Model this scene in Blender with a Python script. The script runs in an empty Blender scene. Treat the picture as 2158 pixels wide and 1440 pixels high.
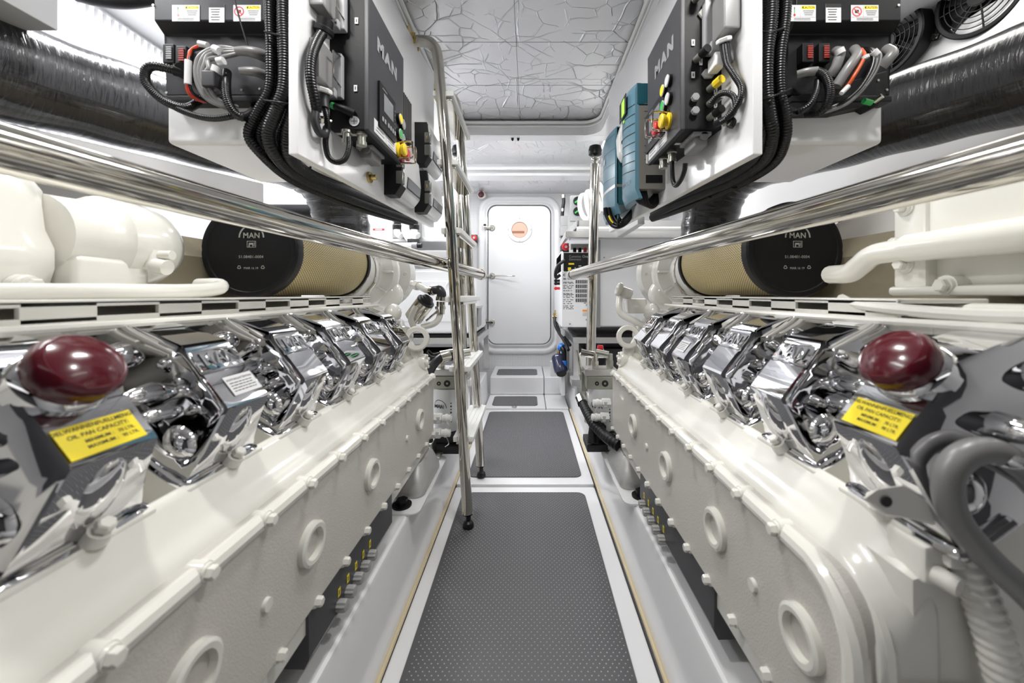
import bpy, bmesh, math, random
from mathutils import Vector, Matrix
PI = math.pi
V = Vector
random.seed(7)
scene = bpy.context.scene
COL = scene.collection
F = 800.0            # focal length in pixels of the 2158 px wide frame
EYE = 0.9            # camera height
CX = -0.016          # centre line of the engine room

def P(px, py, Y):
    """measured photo position at depth Y -> point in the room"""
    return V(((px-1115.0)*Y/F, Y, EYE-(py-621.0)*Y/F))

# ------------------------------------------------------------------ materials
def mat(name, col, rough=0.5, metal=0.0, coat=0.0, bump=None, spec=0.5, emit=None, trans=0.0):
    m = bpy.data.materials.new(name); m.use_nodes = True
    nt = m.node_tree; b = nt.nodes['Principled BSDF']
    b.inputs['Base Color'].default_value = (*col, 1)
    b.inputs['Roughness'].default_value = rough
    b.inputs['Metallic'].default_value = metal
    b.inputs['Coat Weight'].default_value = coat
    b.inputs['Coat Roughness'].default_value = 0.06
    b.inputs['Specular IOR Level'].default_value = spec
    b.inputs['Transmission Weight'].default_value = trans
    if emit:
        b.inputs['Emission Color'].default_value = (*emit[0], 1)
        b.inputs['Emission Strength'].default_value = emit[1]
    if bump:
        scale, strength, dist, detail = bump
        tc = nt.nodes.new('ShaderNodeTexCoord')
        n = nt.nodes.new('ShaderNodeTexNoise'); n.inputs['Scale'].default_value = scale
        n.inputs['Detail'].default_value = detail
        bp = nt.nodes.new('ShaderNodeBump'); bp.inputs['Strength'].default_value = strength
        bp.inputs['Distance'].default_value = dist
        nt.links.new(tc.outputs['Object'], n.inputs['Vector'])
        nt.links.new(n.outputs['Fac'], bp.inputs['Height'])
        nt.links.new(bp.outputs['Normal'], b.inputs['Normal'])
    return m

MT = {}
MT['gel'] = mat('white_gelcoat', (.80,.80,.81), .22, coat=.3, bump=(6,.05,.01,2))
MT['wall'] = mat('white_wall_paint', (.82,.82,.83), .42)
MT['paint'] = mat('cream_engine_paint', (.77,.755,.70), .2, coat=.5, bump=(55,.06,.003,2))
MT['mount'] = mat('satin_cast_metal', (.50,.50,.485), .42, .35, bump=(120,.2,.001,2))
MT['boxgrey'] = mat('charcoal_box', (.055,.055,.06), .38, bump=(500,.2,.0006,2))
MT['knobgrey'] = mat('pale_grey_knob', (.36,.36,.35), .3)
MT['rear'] = mat('grey_rear_bulkhead', (.055,.055,.06), .5)
MT['cast'] = mat('rough_cream_casting', (.57,.545,.505), .45, coat=.12, bump=(420,.5,.0014,3))
MT['chrome'] = mat('polished_chrome', (.70,.70,.715), .035, 1.0)
MT['steel'] = mat('polished_steel', (.62,.595,.54), .085, 1.0, bump=(3,.03,.004,2))
MT['alu'] = mat('brushed_aluminium', (.66,.66,.655), .32, 1.0, bump=(90,.08,.001,2))
MT['zinc'] = mat('dull_zinc', (.45,.45,.40), .38, 1.0)
MT['brass'] = mat('brass', (.62,.48,.20), .25, 1.0)
MT['black'] = mat('black_plastic', (.006,.006,.007), .45, spec=.28)
MT['blackgloss'] = mat('black_rubber_gloss', (.006,.006,.007), .33, spec=.4)
MT['blackpowder'] = mat('black_powder_coat', (.005,.005,.006), .5, spec=.25, bump=(600,.25,.0006,2))
MT['greypowder'] = mat('charcoal_powder_coat', (.030,.030,.034), .45, bump=(700,.3,.0006,2))
MT['unit'] = mat('dark_grey_casing', (.020,.020,.023), .45, spec=.3, bump=(500,.2,.0006,2))
MT['grey'] = mat('grey_plastic', (.30,.30,.31), .42)
MT['greycable'] = mat('grey_cable', (.20,.197,.195), .35)
MT['khaki_bank'] = mat('dark_khaki_bank', (.27,.235,.165), .7, bump=(60,.3,.004,3))
MT['sockred'] = mat('dark_red_socket', (.30,.025,.015), .4)
MT['darkgrey'] = mat('dark_grey_plastic', (.025,.025,.028), .4)
MT['white'] = mat('white_plastic', (.82,.82,.80), .3)
MT['label'] = mat('white_label', (.66,.66,.67), .45)
MT['ink'] = mat('black_ink', (.015,.015,.015), .6)
MT['silverink'] = mat('silver_print', (.24,.24,.25), .5)
MT['greyprint'] = mat('grey_print', (.42,.42,.38), .6)
MT['yellow'] = mat('yellow_plastic', (.85,.62,.02), .35)
MT['ylabel'] = mat('yellow_label', (.90,.72,.02), .4)
MT['red'] = mat('red_plastic', (.62,.02,.03), .3)
MT['maroon'] = mat('maroon_cap', (.085,.003,.010), .2, coat=.3)
MT['green'] = mat('green_plastic', (.03,.42,.09), .35)
MT['orange'] = mat('orange_wire', (.55,.075,.012), .4)
MT['blue'] = mat('blue_fitting', (.02,.20,.75), .3)
MT['navy'] = mat('navy_bottle', (.03,.035,.085), .12, coat=.6)
MT['teal'] = mat('teal_casing', (.10,.22,.29), .33, bump=(300,.05,.0005,2))
MT['tealdark'] = mat('dark_teal_casing', (.012,.075,.10), .35)
MT['taupe'] = mat('taupe_metal', (.22,.21,.19), .4, .3)
MT['silver'] = mat('silver_casing', (.72,.72,.73), .22, .2)
MT['clear'] = mat('smoked_window', (.10,.10,.09), .08, coat=.6)
MT['lcd'] = mat('lcd_screen', (.20,.21,.22), .15)
MT['lcdgreen'] = mat('lit_green_display', (.3,.7,.05), .3, emit=((.35,.9,.05), .8))
MT['tan'] = mat('tan_sealant', (.62,.52,.33), .5)
MT['gasket'] = mat('black_gasket', (.02,.02,.02), .6)
MT['peach'] = mat('lit_room_behind_glass', (.06,.03,.02), .3, emit=((.95,.60,.45), .78))
MT['brown'] = mat('brown_wood_bar', (.35,.13,.07), .4)
MT['lightgrey'] = mat('light_grey_cabinet', (.36,.36,.36), .45)
MT['filtermetal'] = mat('white_canister', (.72,.73,.74), .35, .2)
MT['orangelabel'] = mat('orange_label', (.9,.30,.04), .5)

def foil_material(name, scale):
    m = bpy.data.materials.new(name); m.use_nodes = True
    nt = m.node_tree; b = nt.nodes['Principled BSDF']
    b.inputs['Base Color'].default_value = (.80,.80,.815,1)
    b.inputs['Metallic'].default_value = .80; b.inputs['Roughness'].default_value = .38
    tc = nt.nodes.new('ShaderNodeTexCoord')
    nz = nt.nodes.new('ShaderNodeTexNoise'); nz.inputs['Scale'].default_value = 3.0*scale
    nz.inputs['Detail'].default_value = 3
    mx = nt.nodes.new('ShaderNodeMix'); mx.data_type = 'VECTOR'; mx.inputs['Factor'].default_value = .07
    nt.links.new(tc.outputs['Object'], nz.inputs['Vector'])
    nt.links.new(tc.outputs['Object'], mx.inputs['A']); nt.links.new(nz.outputs['Color'], mx.inputs['B'])
    prev = None
    for sc, w, amp in ((1.9*scale, .007, 1.0), (4.6*scale, .016, 1.0), (11.0*scale, .032, .7)):
        vo = nt.nodes.new('ShaderNodeTexVoronoi'); vo.feature = 'DISTANCE_TO_EDGE'
        vo.inputs['Scale'].default_value = sc
        nt.links.new(mx.outputs['Result'], vo.inputs['Vector'])
        mr = nt.nodes.new('ShaderNodeMapRange'); mr.interpolation_type = 'SMOOTHSTEP'
        mr.inputs['From Min'].default_value = 0; mr.inputs['From Max'].default_value = w
        mr.inputs['To Min'].default_value = amp; mr.inputs['To Max'].default_value = 0
        nt.links.new(vo.outputs['Distance'], mr.inputs['Value'])
        # break the creases up so they come and go
        n2 = nt.nodes.new('ShaderNodeTexNoise'); n2.inputs['Scale'].default_value = sc*.9
        nt.links.new(tc.outputs['Object'], n2.inputs['Vector'])
        r2 = nt.nodes.new('ShaderNodeMapRange'); r2.inputs['From Min'].default_value = .43
        r2.inputs['From Max'].default_value = .54
        nt.links.new(n2.outputs['Fac'], r2.inputs['Value'])
        mu = nt.nodes.new('ShaderNodeMath'); mu.operation = 'MULTIPLY'
        nt.links.new(mr.outputs['Result'], mu.inputs[0]); nt.links.new(r2.outputs['Result'], mu.inputs[1])
        if prev is None: prev = mu
        else:
            ad = nt.nodes.new('ShaderNodeMath'); ad.operation = 'ADD'
            nt.links.new(prev.outputs[0], ad.inputs[0]); nt.links.new(mu.outputs[0], ad.inputs[1]); prev = ad
    n3 = nt.nodes.new('ShaderNodeTexNoise'); n3.inputs['Scale'].default_value = 26*scale; n3.inputs['Detail'].default_value = 4
    nt.links.new(tc.outputs['Object'], n3.inputs['Vector'])
    m3 = nt.nodes.new('ShaderNodeMath'); m3.operation = 'MULTIPLY_ADD'; m3.inputs[1].default_value = .22
    nt.links.new(n3.outputs['Fac'], m3.inputs[0]); nt.links.new(prev.outputs[0], m3.inputs[2])
    bp = nt.nodes.new('ShaderNodeBump'); bp.inputs['Strength'].default_value = 1.0; bp.inputs['Distance'].default_value = .007
    nt.links.new(m3.outputs[0], bp.inputs['Height']); nt.links.new(bp.outputs['Normal'], b.inputs['Normal'])
    return m
MT['foil'] = foil_material('crinkled_foil', 1.0)

def duct_material():
    m = mat('black_foil_wrap', (.012,.012,.014), .22, 0, coat=.5)
    nt = m.node_tree; b = nt.nodes['Principled BSDF']
    uv = nt.nodes.new('ShaderNodeUVMap'); uv.uv_map = 'UVMap'
    mp = nt.nodes.new('ShaderNodeMapping'); mp.inputs['Scale'].default_value = (90, 9, 1)
    n = nt.nodes.new('ShaderNodeTexNoise'); n.inputs['Scale'].default_value = 1; n.inputs['Detail'].default_value = 5
    n.inputs['Distortion'].default_value = .6
    bp = nt.nodes.new('ShaderNodeBump'); bp.inputs['Strength'].default_value = .75; bp.inputs['Distance'].default_value = .006
    nt.links.new(uv.outputs['UV'], mp.inputs['Vector']); nt.links.new(mp.outputs['Vector'], n.inputs['Vector'])
    nt.links.new(n.outputs['Fac'], bp.inputs['Height']); nt.links.new(bp.outputs['Normal'], b.inputs['Normal'])
    return m
MT['duct'] = duct_material()

def mesh_material():
    """pleated yellow paper under a silvery diamond wire mesh, from the part's own UV"""
    m = mat('filter_mesh', (.8,.6,.2), .5); nt = m.node_tree; b = nt.nodes['Principled BSDF']
    uv = nt.nodes.new('ShaderNodeUVMap'); uv.uv_map = 'UVMap'
    sp = nt.nodes.new('ShaderNodeSeparateXYZ'); nt.links.new(uv.outputs['UV'], sp.inputs['Vector'])
    outs = []
    for s in (1, -1):
        a = nt.nodes.new('ShaderNodeMath'); a.operation = 'MULTIPLY_ADD'; a.inputs[1].default_value = s*.62
        nt.links.new(sp.outputs['Y'], a.inputs[0]); nt.links.new(sp.outputs['X'], a.inputs[2])
        k = nt.nodes.new('ShaderNodeMath'); k.operation = 'MULTIPLY'; k.inputs[1].default_value = 135
        nt.links.new(a.outputs[0], k.inputs[0])
        f = nt.nodes.new('ShaderNodeMath'); f.operation = 'PINGPONG'; f.inputs[1].default_value = .5
        nt.links.new(k.outputs[0], f.inputs[0]); outs.append(f)
    mn = nt.nodes.new('ShaderNodeMath'); mn.operation = 'MINIMUM'
    nt.links.new(outs[0].outputs[0], mn.inputs[0]); nt.links.new(outs[1].outputs[0], mn.inputs[1])
    lt = nt.nodes.new('ShaderNodeMath'); lt.operation = 'LESS_THAN'; lt.inputs[1].default_value = .13
    nt.links.new(mn.outputs[0], lt.inputs[0])
    pl = nt.nodes.new('ShaderNodeMath'); pl.operation = 'MULTIPLY'; pl.inputs[1].default_value = 130
    nt.links.new(sp.outputs['X'], pl.inputs[0])
    pg = nt.nodes.new('ShaderNodeMath'); pg.operation = 'PINGPONG'; pg.inputs[1].default_value = .5
    nt.links.new(pl.outputs[0], pg.inputs[0])
    mx = nt.nodes.new('ShaderNodeMix'); mx.data_type = 'RGBA'
    mx.inputs['A'].default_value = (.82,.66,.31,1); mx.inputs['B'].default_value = (.22,.20,.15,1)
    nt.links.new(lt.outputs[0], mx.inputs['Factor']); nt.links.new(mx.outputs['Result'], b.inputs['Base Color'])
    ml = nt.nodes.new('ShaderNodeMath'); ml.operation = 'MULTIPLY'; ml.inputs[1].default_value = .7
    nt.links.new(lt.outputs[0], ml.inputs[0]); nt.links.new(ml.outputs[0], b.inputs['Metallic'])
    ad = nt.nodes.new('ShaderNodeMath'); ad.operation = 'MULTIPLY_ADD'; ad.inputs[1].default_value = .5
    nt.links.new(pg.outputs[0], ad.inputs[0]); nt.links.new(lt.outputs[0], ad.inputs[2])
    bp = nt.nodes.new('ShaderNodeBump'); bp.inputs['Strength'].default_value = .6; bp.inputs['Distance'].default_value = .003
    nt.links.new(ad.outputs[0], bp.inputs['Height']); nt.links.new(bp.outputs['Normal'], b.inputs['Normal'])
    return m
MT['filtermesh'] = mesh_material()

def perforated_material():
    m = mat('perforated_white_panel', (.8,.8,.8), .4); nt = m.node_tree; b = nt.nodes['Principled BSDF']
    tc = nt.nodes.new('ShaderNodeTexCoord')
    vo = nt.nodes.new('ShaderNodeTexVoronoi'); vo.inputs['Scale'].default_value = 90
    vo.inputs['Randomness'].default_value = 0; vo.voronoi_dimensions = '2D'
    sx = nt.nodes.new('ShaderNodeSeparateXYZ'); cx = nt.nodes.new('ShaderNodeCombineXYZ')
    nt.links.new(tc.outputs['Object'], sx.inputs['Vector']); nt.links.new(sx.outputs['X'], cx.inputs['X']); nt.links.new(sx.outputs['Z'], cx.inputs['Y'])
    nt.links.new(cx.outputs['Vector'], vo.inputs['Vector'])
    lt = nt.nodes.new('ShaderNodeMath'); lt.operation = 'LESS_THAN'; lt.inputs[1].default_value = .3
    nt.links.new(vo.outputs['Distance'], lt.inputs[0])
    mx = nt.nodes.new('ShaderNodeMix'); mx.data_type = 'RGBA'
    mx.inputs['A'].default_value = (.80,.80,.81,1); mx.inputs['B'].default_value = (.38,.38,.39,1)
    nt.links.new(lt.outputs[0], mx.inputs['Factor']); nt.links.new(mx.outputs['Result'], b.inputs['Base Color'])
    return m
MT['perf'] = perforated_material()
MT['mat'] = mat('grey_rubber_mat', (.085,.085,.09), .48, bump=(900,.3,.0005,2))
MT['stud'] = mat('highlit_mat_studs', (.42,.42,.43), .35)  # pale colour paints the highlights on the raised studs

# ------------------------------------------------------------------ mesh builder
def frame(axis):
    a = V(axis).normalized()
    t = V((0,0,1)) if abs(a.z) < .9 else V((1,0,0))
    u = t.cross(a).normalized(); v = a.cross(u).normalized()
    return a, u, v

def smooth_path(pts, per=8):
    pts = [V(p) for p in pts]
    if len(pts) < 3: return pts
    out = []
    ext = [pts[0]*2-pts[1]] + pts + [pts[-1]*2-pts[-2]]
    for i in range(1, len(ext)-2):
        p0, p1, p2, p3 = ext[i-1:i+3]
        for k in range(per):
            t = k/per
            out.append(.5*((2*p1)+(p2-p0)*t+(2*p0-5*p1+4*p2-p3)*t*t+(3*p1-p0-3*p2+p3)*t**3))
    out.append(pts[-1]); return out

def resample(pts, step):
    L = [0]
    for a, b in zip(pts, pts[1:]): L.append(L[-1]+(b-a).length)
    n = max(2, int(L[-1]/step)); out = []; j = 0
    for i in range(n+1):
        s = L[-1]*i/n
        while j < len(L)-2 and L[j+1] < s: j += 1
        d = L[j+1]-L[j]
        out.append(pts[j].lerp(pts[j+1], 0 if d == 0 else (s-L[j])/d))
    return out

class M:
    def __init__(s): s.bm = bmesh.new(); s.mats = []; s.mi = 0; s.uv = None; s.bev = False
    def use(s, key):
        if key not in s.mats: s.mats.append(key)
        s.mi = s.mats.index(key); return s
    def face(s, vs):
        try: f = s.bm.faces.new(vs); f.material_index = s.mi; return f
        except ValueError: return None
    def _bevel(s, faces, bev, seg):
        s.bev = True
        es = {e for f in faces for e in f.edges}
        r = bmesh.ops.bevel(s.bm, geom=list(es), offset=bev, segments=seg, profile=.5, affect='EDGES', clamp_overlap=True)
        for f in r['faces']: f.material_index = s.mi
    def obox(s, c, ax, dims, bev=0, seg=2):
        c = V(c); a, b, d = [V(x).normalized()*(h/2) for x, h in zip(ax, dims)]
        vs = [s.bm.verts.new(c+a*i+b*j+d*k) for i in (-1,1) for j in (-1,1) for k in (-1,1)]
        q = [(0,1,3,2),(4,6,7,5),(0,4,5,1),(2,3,7,6),(0,2,6,4),(1,5,7,3)]
        fs = [s.face([vs[i] for i in f]) for f in q]
        if bev: s._bevel(fs, bev, seg)
        return s
    def box(s, x0, x1, y0, y1, z0, z1, bev=0, seg=2):
        return s.obox(((x0+x1)/2,(y0+y1)/2,(z0+z1)/2), ((1,0,0),(0,1,0),(0,0,1)), (abs(x1-x0),abs(y1-y0),abs(z1-z0)), bev, seg)
    def prism(s, poly, vec, bev=0, seg=2):
        vec = V(vec); A = [s.bm.verts.new(V(p)) for p in poly]; B = [s.bm.verts.new(V(p)+vec) for p in poly]
        fs = [s.face(A), s.face(B[::-1])]
        n = len(A)
        for i in range(n): fs.append(s.face([A[i], A[(i+1)%n], B[(i+1)%n], B[i]]))
        if bev: s._bevel([f for f in fs if f], bev, seg)
        return s
    def rings(s, rings, cap=True, closed=True):
        R = [[s.bm.verts.new(V(p)) for p in r] for r in rings]
        n = len(R[0])
        for a, b in zip(R, R[1:]):
            for i in range(n if closed else n-1):
                s.face([a[i], a[(i+1)%n], b[(i+1)%n], b[i]])
        if cap: s.face(R[0][::-1]); s.face(R[-1])
        return s
    def lathe(s, prof, org, axis, n=24, cap=True, ang=None):
        a, u, v = frame(axis); org = V(org)
        return s.rings([[org+a*h+(u*math.cos(2*PI*i/n)+v*math.sin(2*PI*i/n))*max(r,1e-5) for i in range(n)] for r, h in prof], cap)
    def cyl(s, p0, p1, r, r1=None, n=20, bev=0):
        p0, p1 = V(p0), V(p1); d = (p1-p0).length; r1 = r if r1 is None else r1
        pr = [(r,0),(r1,d)]
        if bev: pr = [(r-bev,0),(r,bev),(r1,d-bev),(r1-bev,d)]
        return s.lathe(pr, p0, p1-p0, n)
    def annulus(s, org, axis, ri, ro, h, n=28, bev=.0):
        b = bev
        pr = [(ri,0),(ro-b,0),(ro,b),(ro,h-b),(ro-b,h),(ri,h),(ri,0)]
        return s.lathe(pr, org, axis, n, cap=False)
    def tube(s, pts, r, n=12, smooth=True, per=8, corr=0, pitch=.004, uv=False, radii=None):
        pts = smooth_path(pts, per) if smooth else [V(p) for p in pts]
        if corr: pts = resample(pts, pitch/4)
        T = []
        for i in range(len(pts)):
            a = pts[max(i-1,0)]; b = pts[min(i+1,len(pts)-1)]; T.append((b-a).normalized())
        _, u, v = frame(T[0]); rs = []
        L = 0; Ls = []
        for i, p in enumerate(pts):
            if i:
                u = (u - T[i]*u.dot(T[i])).normalized(); L += (p-pts[i-1]).length
            v = T[i].cross(u); Ls.append(L)
            rr = r + (corr if i % 4 in (1, 2) else 0)
            if radii: rr = r*radii(i/(len(pts)-1))
            rs.append([p+(u*math.cos(2*PI*k/n)+v*math.sin(2*PI*k/n))*rr for k in range(n)])
        if not uv: return s.rings(rs)
        lay = s.bm.loops.layers.uv.get('UVMap') or s.bm.loops.layers.uv.new('UVMap')
        R = [[s.bm.verts.new(p) for p in q] for q in rs]
        for i in range(len(R)-1):
            for k in range(n):
                f = s.face([R[i][k], R[i][(k+1)%n], R[i+1][(k+1)%n], R[i+1][k]])
                us = [(Ls[i],k/n),(Ls[i],(k+1)/n),(Ls[i+1],(k+1)/n),(Ls[i+1],k/n)]
                for lp, w in zip(f.loops, us): lp[lay].uv = w
        s.face(R[0][::-1]); s.face(R[-1]); return s
    def ball(s, c, ax, rad, n=16, m=10):
        c = V(c); a, b, d = [V(x).normalized() for x in ax]
        rs = []
        for j in range(m+1):
            th = PI*j/m
            rs.append([c+d*(rad[2]*math.cos(th))+(a*rad[0]*math.cos(2*PI*i/n)+b*rad[1]*math.sin(2*PI*i/n))*max(math.sin(th),1e-4) for i in range(n)])
        return s.rings(rs)
    def hexbolt(s, p, axis, r, h, flange=True):
        a = V(axis).normalized(); p = V(p)
        if flange: s.cyl(p, p+a*h*.3, r*1.35, r*1.2, 16)
        s.lathe([(r,h*.25),(r,h*.85),(r*.8,h)], p, a, 6); return s
    def text(s, txt, c, right, up, size, ext=.0003, align='CENTER', bold=0.0, wide=1.0, spacing=1.0, off=0.0):
        right = V(right).normalized(); up = V(up); up = (up-right*up.dot(right)).normalized(); nrm = right.cross(up)
        cu = bpy.data.curves.new('t', 'FONT'); cu.body = txt; cu.size = 1; cu.align_x = align; cu.align_y = 'CENTER'
        cu.extrude = 0; cu.offset = bold; cu.space_character = spacing; cu.resolution_u = 3
        ob = bpy.data.objects.new('t', cu); COL.objects.link(ob)
        dg = bpy.context.evaluated_depsgraph_get(); dg.update()
        me = bpy.data.meshes.new_from_object(ob.evaluated_get(dg))
        bpy.data.objects.remove(ob); bpy.data.curves.remove(cu)
        c = V(c)+nrm*off; b2 = bmesh.new(); b2.from_mesh(me); bpy.data.meshes.remove(me)
        if ext:
            r = bmesh.ops.extrude_face_region(b2, geom=b2.faces[:])
            bmesh.ops.translate(b2, verts=[g for g in r['geom'] if isinstance(g, bmesh.types.BMVert)], vec=(0,0,ext/size))
        mp = {}
        for v in b2.verts: mp[v] = s.bm.verts.new(c+right*v.co.x*size*wide+up*v.co.y*size+nrm*v.co.z*size)
        for f in b2.faces: s.face([mp[v] for v in f.verts])
        b2.free(); return s
    def plate(s, c, right, up, w, h, t=.0006, off=0, bev=0):
        right = V(right).normalized(); up = V(up); up = (up-right*up.dot(right)).normalized(); n = right.cross(up)
        return s.obox(V(c)+n*(off+t/2), (right, up, n), (w, h, t), bev)
    def finish(s, name, mats=None, parent=None, angle=35, recalc=True, label=None, flat=False):
        if recalc: bmesh.ops.recalc_face_normals(s.bm, faces=s.bm.faces[:])
        me = bpy.data.meshes.new(name); s.bm.to_mesh(me); s.bm.free()
        keys = s.mats or [mats]
        for k in keys: me.materials.append(MT[k])
        org = V((0,0,0))
        if parent is None:
            xs = [v.co for v in me.vertices]
            org = V(((min(c.x for c in xs)+max(c.x for c in xs))/2, (min(c.y for c in xs)+max(c.y for c in xs))/2, min(c.z for c in xs)))
        else: org = parent.matrix_basis.translation.copy() if parent.parent is None else parent.parent.matrix_basis.translation + parent.matrix_basis.translation
        me.transform(Matrix.Translation(-org))
        if not flat:
            me.shade_smooth(); me.set_sharp_from_angle(angle=math.radians(angle))
        o = bpy.data.objects.new(name, me); COL.objects.link(o)
        if s.bev and not flat and 'chrome' not in keys:
            wn = o.modifiers.new('weighted_normals', 'WEIGHTED_NORMAL'); wn.keep_sharp = True
        if parent is None: o.location = org
        else: o.parent = parent
        if label: o['label'] = label
        return o

def tag(o, label, cat, group=None, kind=None):
    o['label'] = label; o['category'] = cat
    if group: o['group'] = group
    if kind: o['kind'] = kind
    return o
def thing(name, loc, label, cat, group=None):
    o = bpy.data.objects.new(name, None); COL.objects.link(o); o.location = V(loc); o.empty_display_size = .05
    return tag(o, label, cat, group)
def struct(o, label=None, cat=None):
    o['kind'] = 'structure'
    if label: o['label'] = label
    if cat: o['category'] = cat
    return o
def put(part, name, parent, loc, rot=None):
    """another copy of a part mesh at a world point"""
    o = part.copy(); COL.objects.link(o); o.name = name; o.parent = parent
    base = parent.matrix_basis.translation if parent.parent is None else parent.parent.matrix_basis.translation+parent.matrix_basis.translation
    o.location = V(loc)-base
    return o
def rrect(w, h, r, n=6):
    out = []
    for cx, cy, a0 in ((w/2-r,h/2-r,0),(-w/2+r,h/2-r,PI/2),(-w/2+r,-h/2+r,PI),(w/2-r,-h/2+r,1.5*PI)):
        for i in range(n+1):
            a = a0+PI/2*i/n; out.append((cx+r*math.cos(a), cy+r*math.sin(a)))
    return out
# ================================================================== THE ROOM
YB = 3.85                       # bulkhead
ZC = 1.87                       # underside of the deck
WL, WR = -1.45, 1.42            # side walls
YR = -1.2                       # wall behind
m = M().use('gel'); m.box(WL-.1, WR+.1, YR-.1, YB+.1, -.14, -.10)
struct(m.finish('floor'), 'white moulded bilge floor under the walkway', 'floor')
m = M().use('wall'); m.box(WL-.06, WL, YR, YB, -.1, 2.1)
struct(m.finish('wall_left'), 'white hull side wall behind the left engine', 'wall')
m = M().use('wall'); m.box(WR, WR+.06, YR, YB, -.1, 2.1)
struct(m.finish('wall_right'), 'white hull side wall behind the right engine', 'wall')
m = M().use('rear'); m.box(WL, WR, YR-.06, YR, -.1, 2.1)
struct(m.finish('wall_rear'), 'grey wall behind the viewer', 'wall')
m = M().use('perf'); m.box(WL, WR, YB, YB+.06, -.1, 2.1)
struct(m.finish('wall_back'), 'white perforated bulkhead around the door', 'wall')

# deck head with two hatch openings
m = M().use('gel')
HX0, HX1 = -.465, .43
m.box(WL, HX0, YR, 2.31, ZC, ZC+.09); m.box(HX1, WR, YR, 2.31, ZC, ZC+.09)
m.box(WL, WR, YR, -.5, ZC, ZC+.09)
m.box(WL, WR, 2.312, 2.40, ZC, ZC+.09, .006)              # beam behind the first hatch
m.box(WL, -.62, 2.40, 3.06, ZC, ZC+.09); m.box(.56, WR, 2.40, 3.06, ZC, ZC+.09)
m.box(WL, WR, 3.06, 3.20, ZC-.012, ZC+.09, .008)          # second beam
m.box(WL, WR, 3.18, YB, 1.935, 1.98)
m.box(WL, WR, YR, YB, 2.06, 2.1)
# rounded far corners of the first opening
for sx, x in ((1, HX0), (-1, HX1)):
    r = .10
    pl = [V((x, 2.312, ZC)), V((x, 2.312-r, ZC))]
    pl += [V((x+sx*(r-r*math.cos(a)), 2.312-r+r*math.sin(a), ZC)) for a in [PI/2*i/8 for i in range(1, 9)]]
    m.prism(pl, (0,0,.09))
struct(m.finish('ceiling', angle=40), 'white moulded ceiling with two hatch openings', 'ceiling')
# lip around the hatch opening
def hatch_loop(r, dz, inset, x0=HX0, x1=HX1, y1=2.31):
    pts = [V((x0+inset, YR+.75, dz)), V((x0+inset, y1-r-inset, dz))]
    pts += [V((x0+inset+r-r*math.cos(a), y1-inset-r+r*math.sin(a), dz)) for a in [PI/2*i/8 for i in range(1,9)]]
    pts += [V((x1-inset-r+r*math.sin(a), y1-inset-r+r*math.cos(a), dz)) for a in [PI/2*i/8 for i in range(0,9)]]
    pts += [V((x1-inset, YR+.75, dz))]
    return pts
m = M().use('white'); m.tube(hatch_loop(.1, ZC+.075, .008), .009, 10, smooth=False)
m.tube(hatch_loop(.1, ZC+.052, .003), .005, 8, smooth=False)
struct(m.finish('trim_1'), 'white rubber seal around the hatch opening overhead', 'seal')
m = M().use('foil'); m.box(HX0-.08, HX1+.08, -.5, 2.36, ZC+.095, ZC+.115)
fl = m.finish('hatch_lid')
tag(fl, 'crinkled silver foil lined hatch lid overhead nearest the viewer', 'hatch')
m = M().use('gasket')
m.box(-.055, -.0535, -.5, 2.30, ZC+.0942, ZC+.0952)
for y in (1.30, 1.60, 1.93): m.box(HX0, HX1, y, y+.0015, ZC+.0945, ZC+.0952)
m.finish('panel_seam', parent=fl)
m = M().use('foil'); m.box(-.64, .58, 2.38, 3.08, ZC+.085, ZC+.10)
tag(m.finish('hatch_lid'), 'smaller foil lined hatch lid overhead beyond the ceiling beam', 'hatch')
m = M().use('white')
m.tube([(-.56,2.42,1.90),(-.56,3.0,1.90),(.50,3.0,1.90),(.50,2.42,1.90)], .014, 10, smooth=False)
struct(m.finish('trim_2'), 'white seal around the second hatch opening', 'seal')
m = M().use('foil'); m.box(-.8, .78, 3.2, YB-.005, 1.925, 1.934)
tag(m.finish('ceiling_lining'), 'shiny foil lining on the ceiling above the door', 'lining')
for i, x in enumerate((1080, 1092)):
    p = P(x, 292, 2.355); p.z = ZC
    m = M().use('black'); m.lathe([(.007,0),(.009,-.004),(.006,-.012),(.004,-.016)], p, (0,0,1), 14)
    tag(m.finish('ceiling_stud'), 'small black stud under the ceiling beam, %s of the pair' % ('left' if i == 0 else 'right'), 'stud', 'studs under the ceiling beam')

# ---------------------------------------------------------------- walkway
m = M().use('gel'); m.box(-.345, .307, -.9, 1.778, -.05, 0, .008)
tag(m.finish('floor_panel'), 'white glossy walkway panel nearest the viewer', 'floor panel', 'walkway panels')
m = M().use('gel'); m.box(-.345, .307, 1.788, 2.945, -.05, .007, .008)
tag(m.finish('floor_panel'), 'white glossy walkway panel beyond the foot of the ladder', 'floor panel', 'walkway panels')
xs = .130
root = thing('step', (-.1, 2.95, 0), 'white two tier moulded step below the door', 'step')
m = M().use('gel'); m.box(-.345, xs, 2.95, 3.50, -.05, .02, .008); m.finish('lower_tread', parent=root)
m = M().use('gel'); m.box(-.345, xs, 3.336, YB-.002, .02, .174, .010); m.finish('upper_tread', parent=root)
m = M().use('steel'); p = P(1084, 859, 2.97); p.z = .02; m.lathe([(.022,0),(.022,.003),(.014,.004),(.010,.001)], p, (0,0,1), 20)
m.finish('latch', parent=root)
root = thing('step', (.2, 2.95, 0), 'narrow white step section at right of the door steps', 'step')
m = M().use('gel'); m.box(xs+.003, .307, 2.95, 3.50, -.05, .02, .008); m.finish('lower_tread', parent=root)
m = M().use('gel'); m.box(xs+.003, .297, 3.336, YB-.002, .02, .174, .010); m.finish('upper_tread', parent=root)

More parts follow.
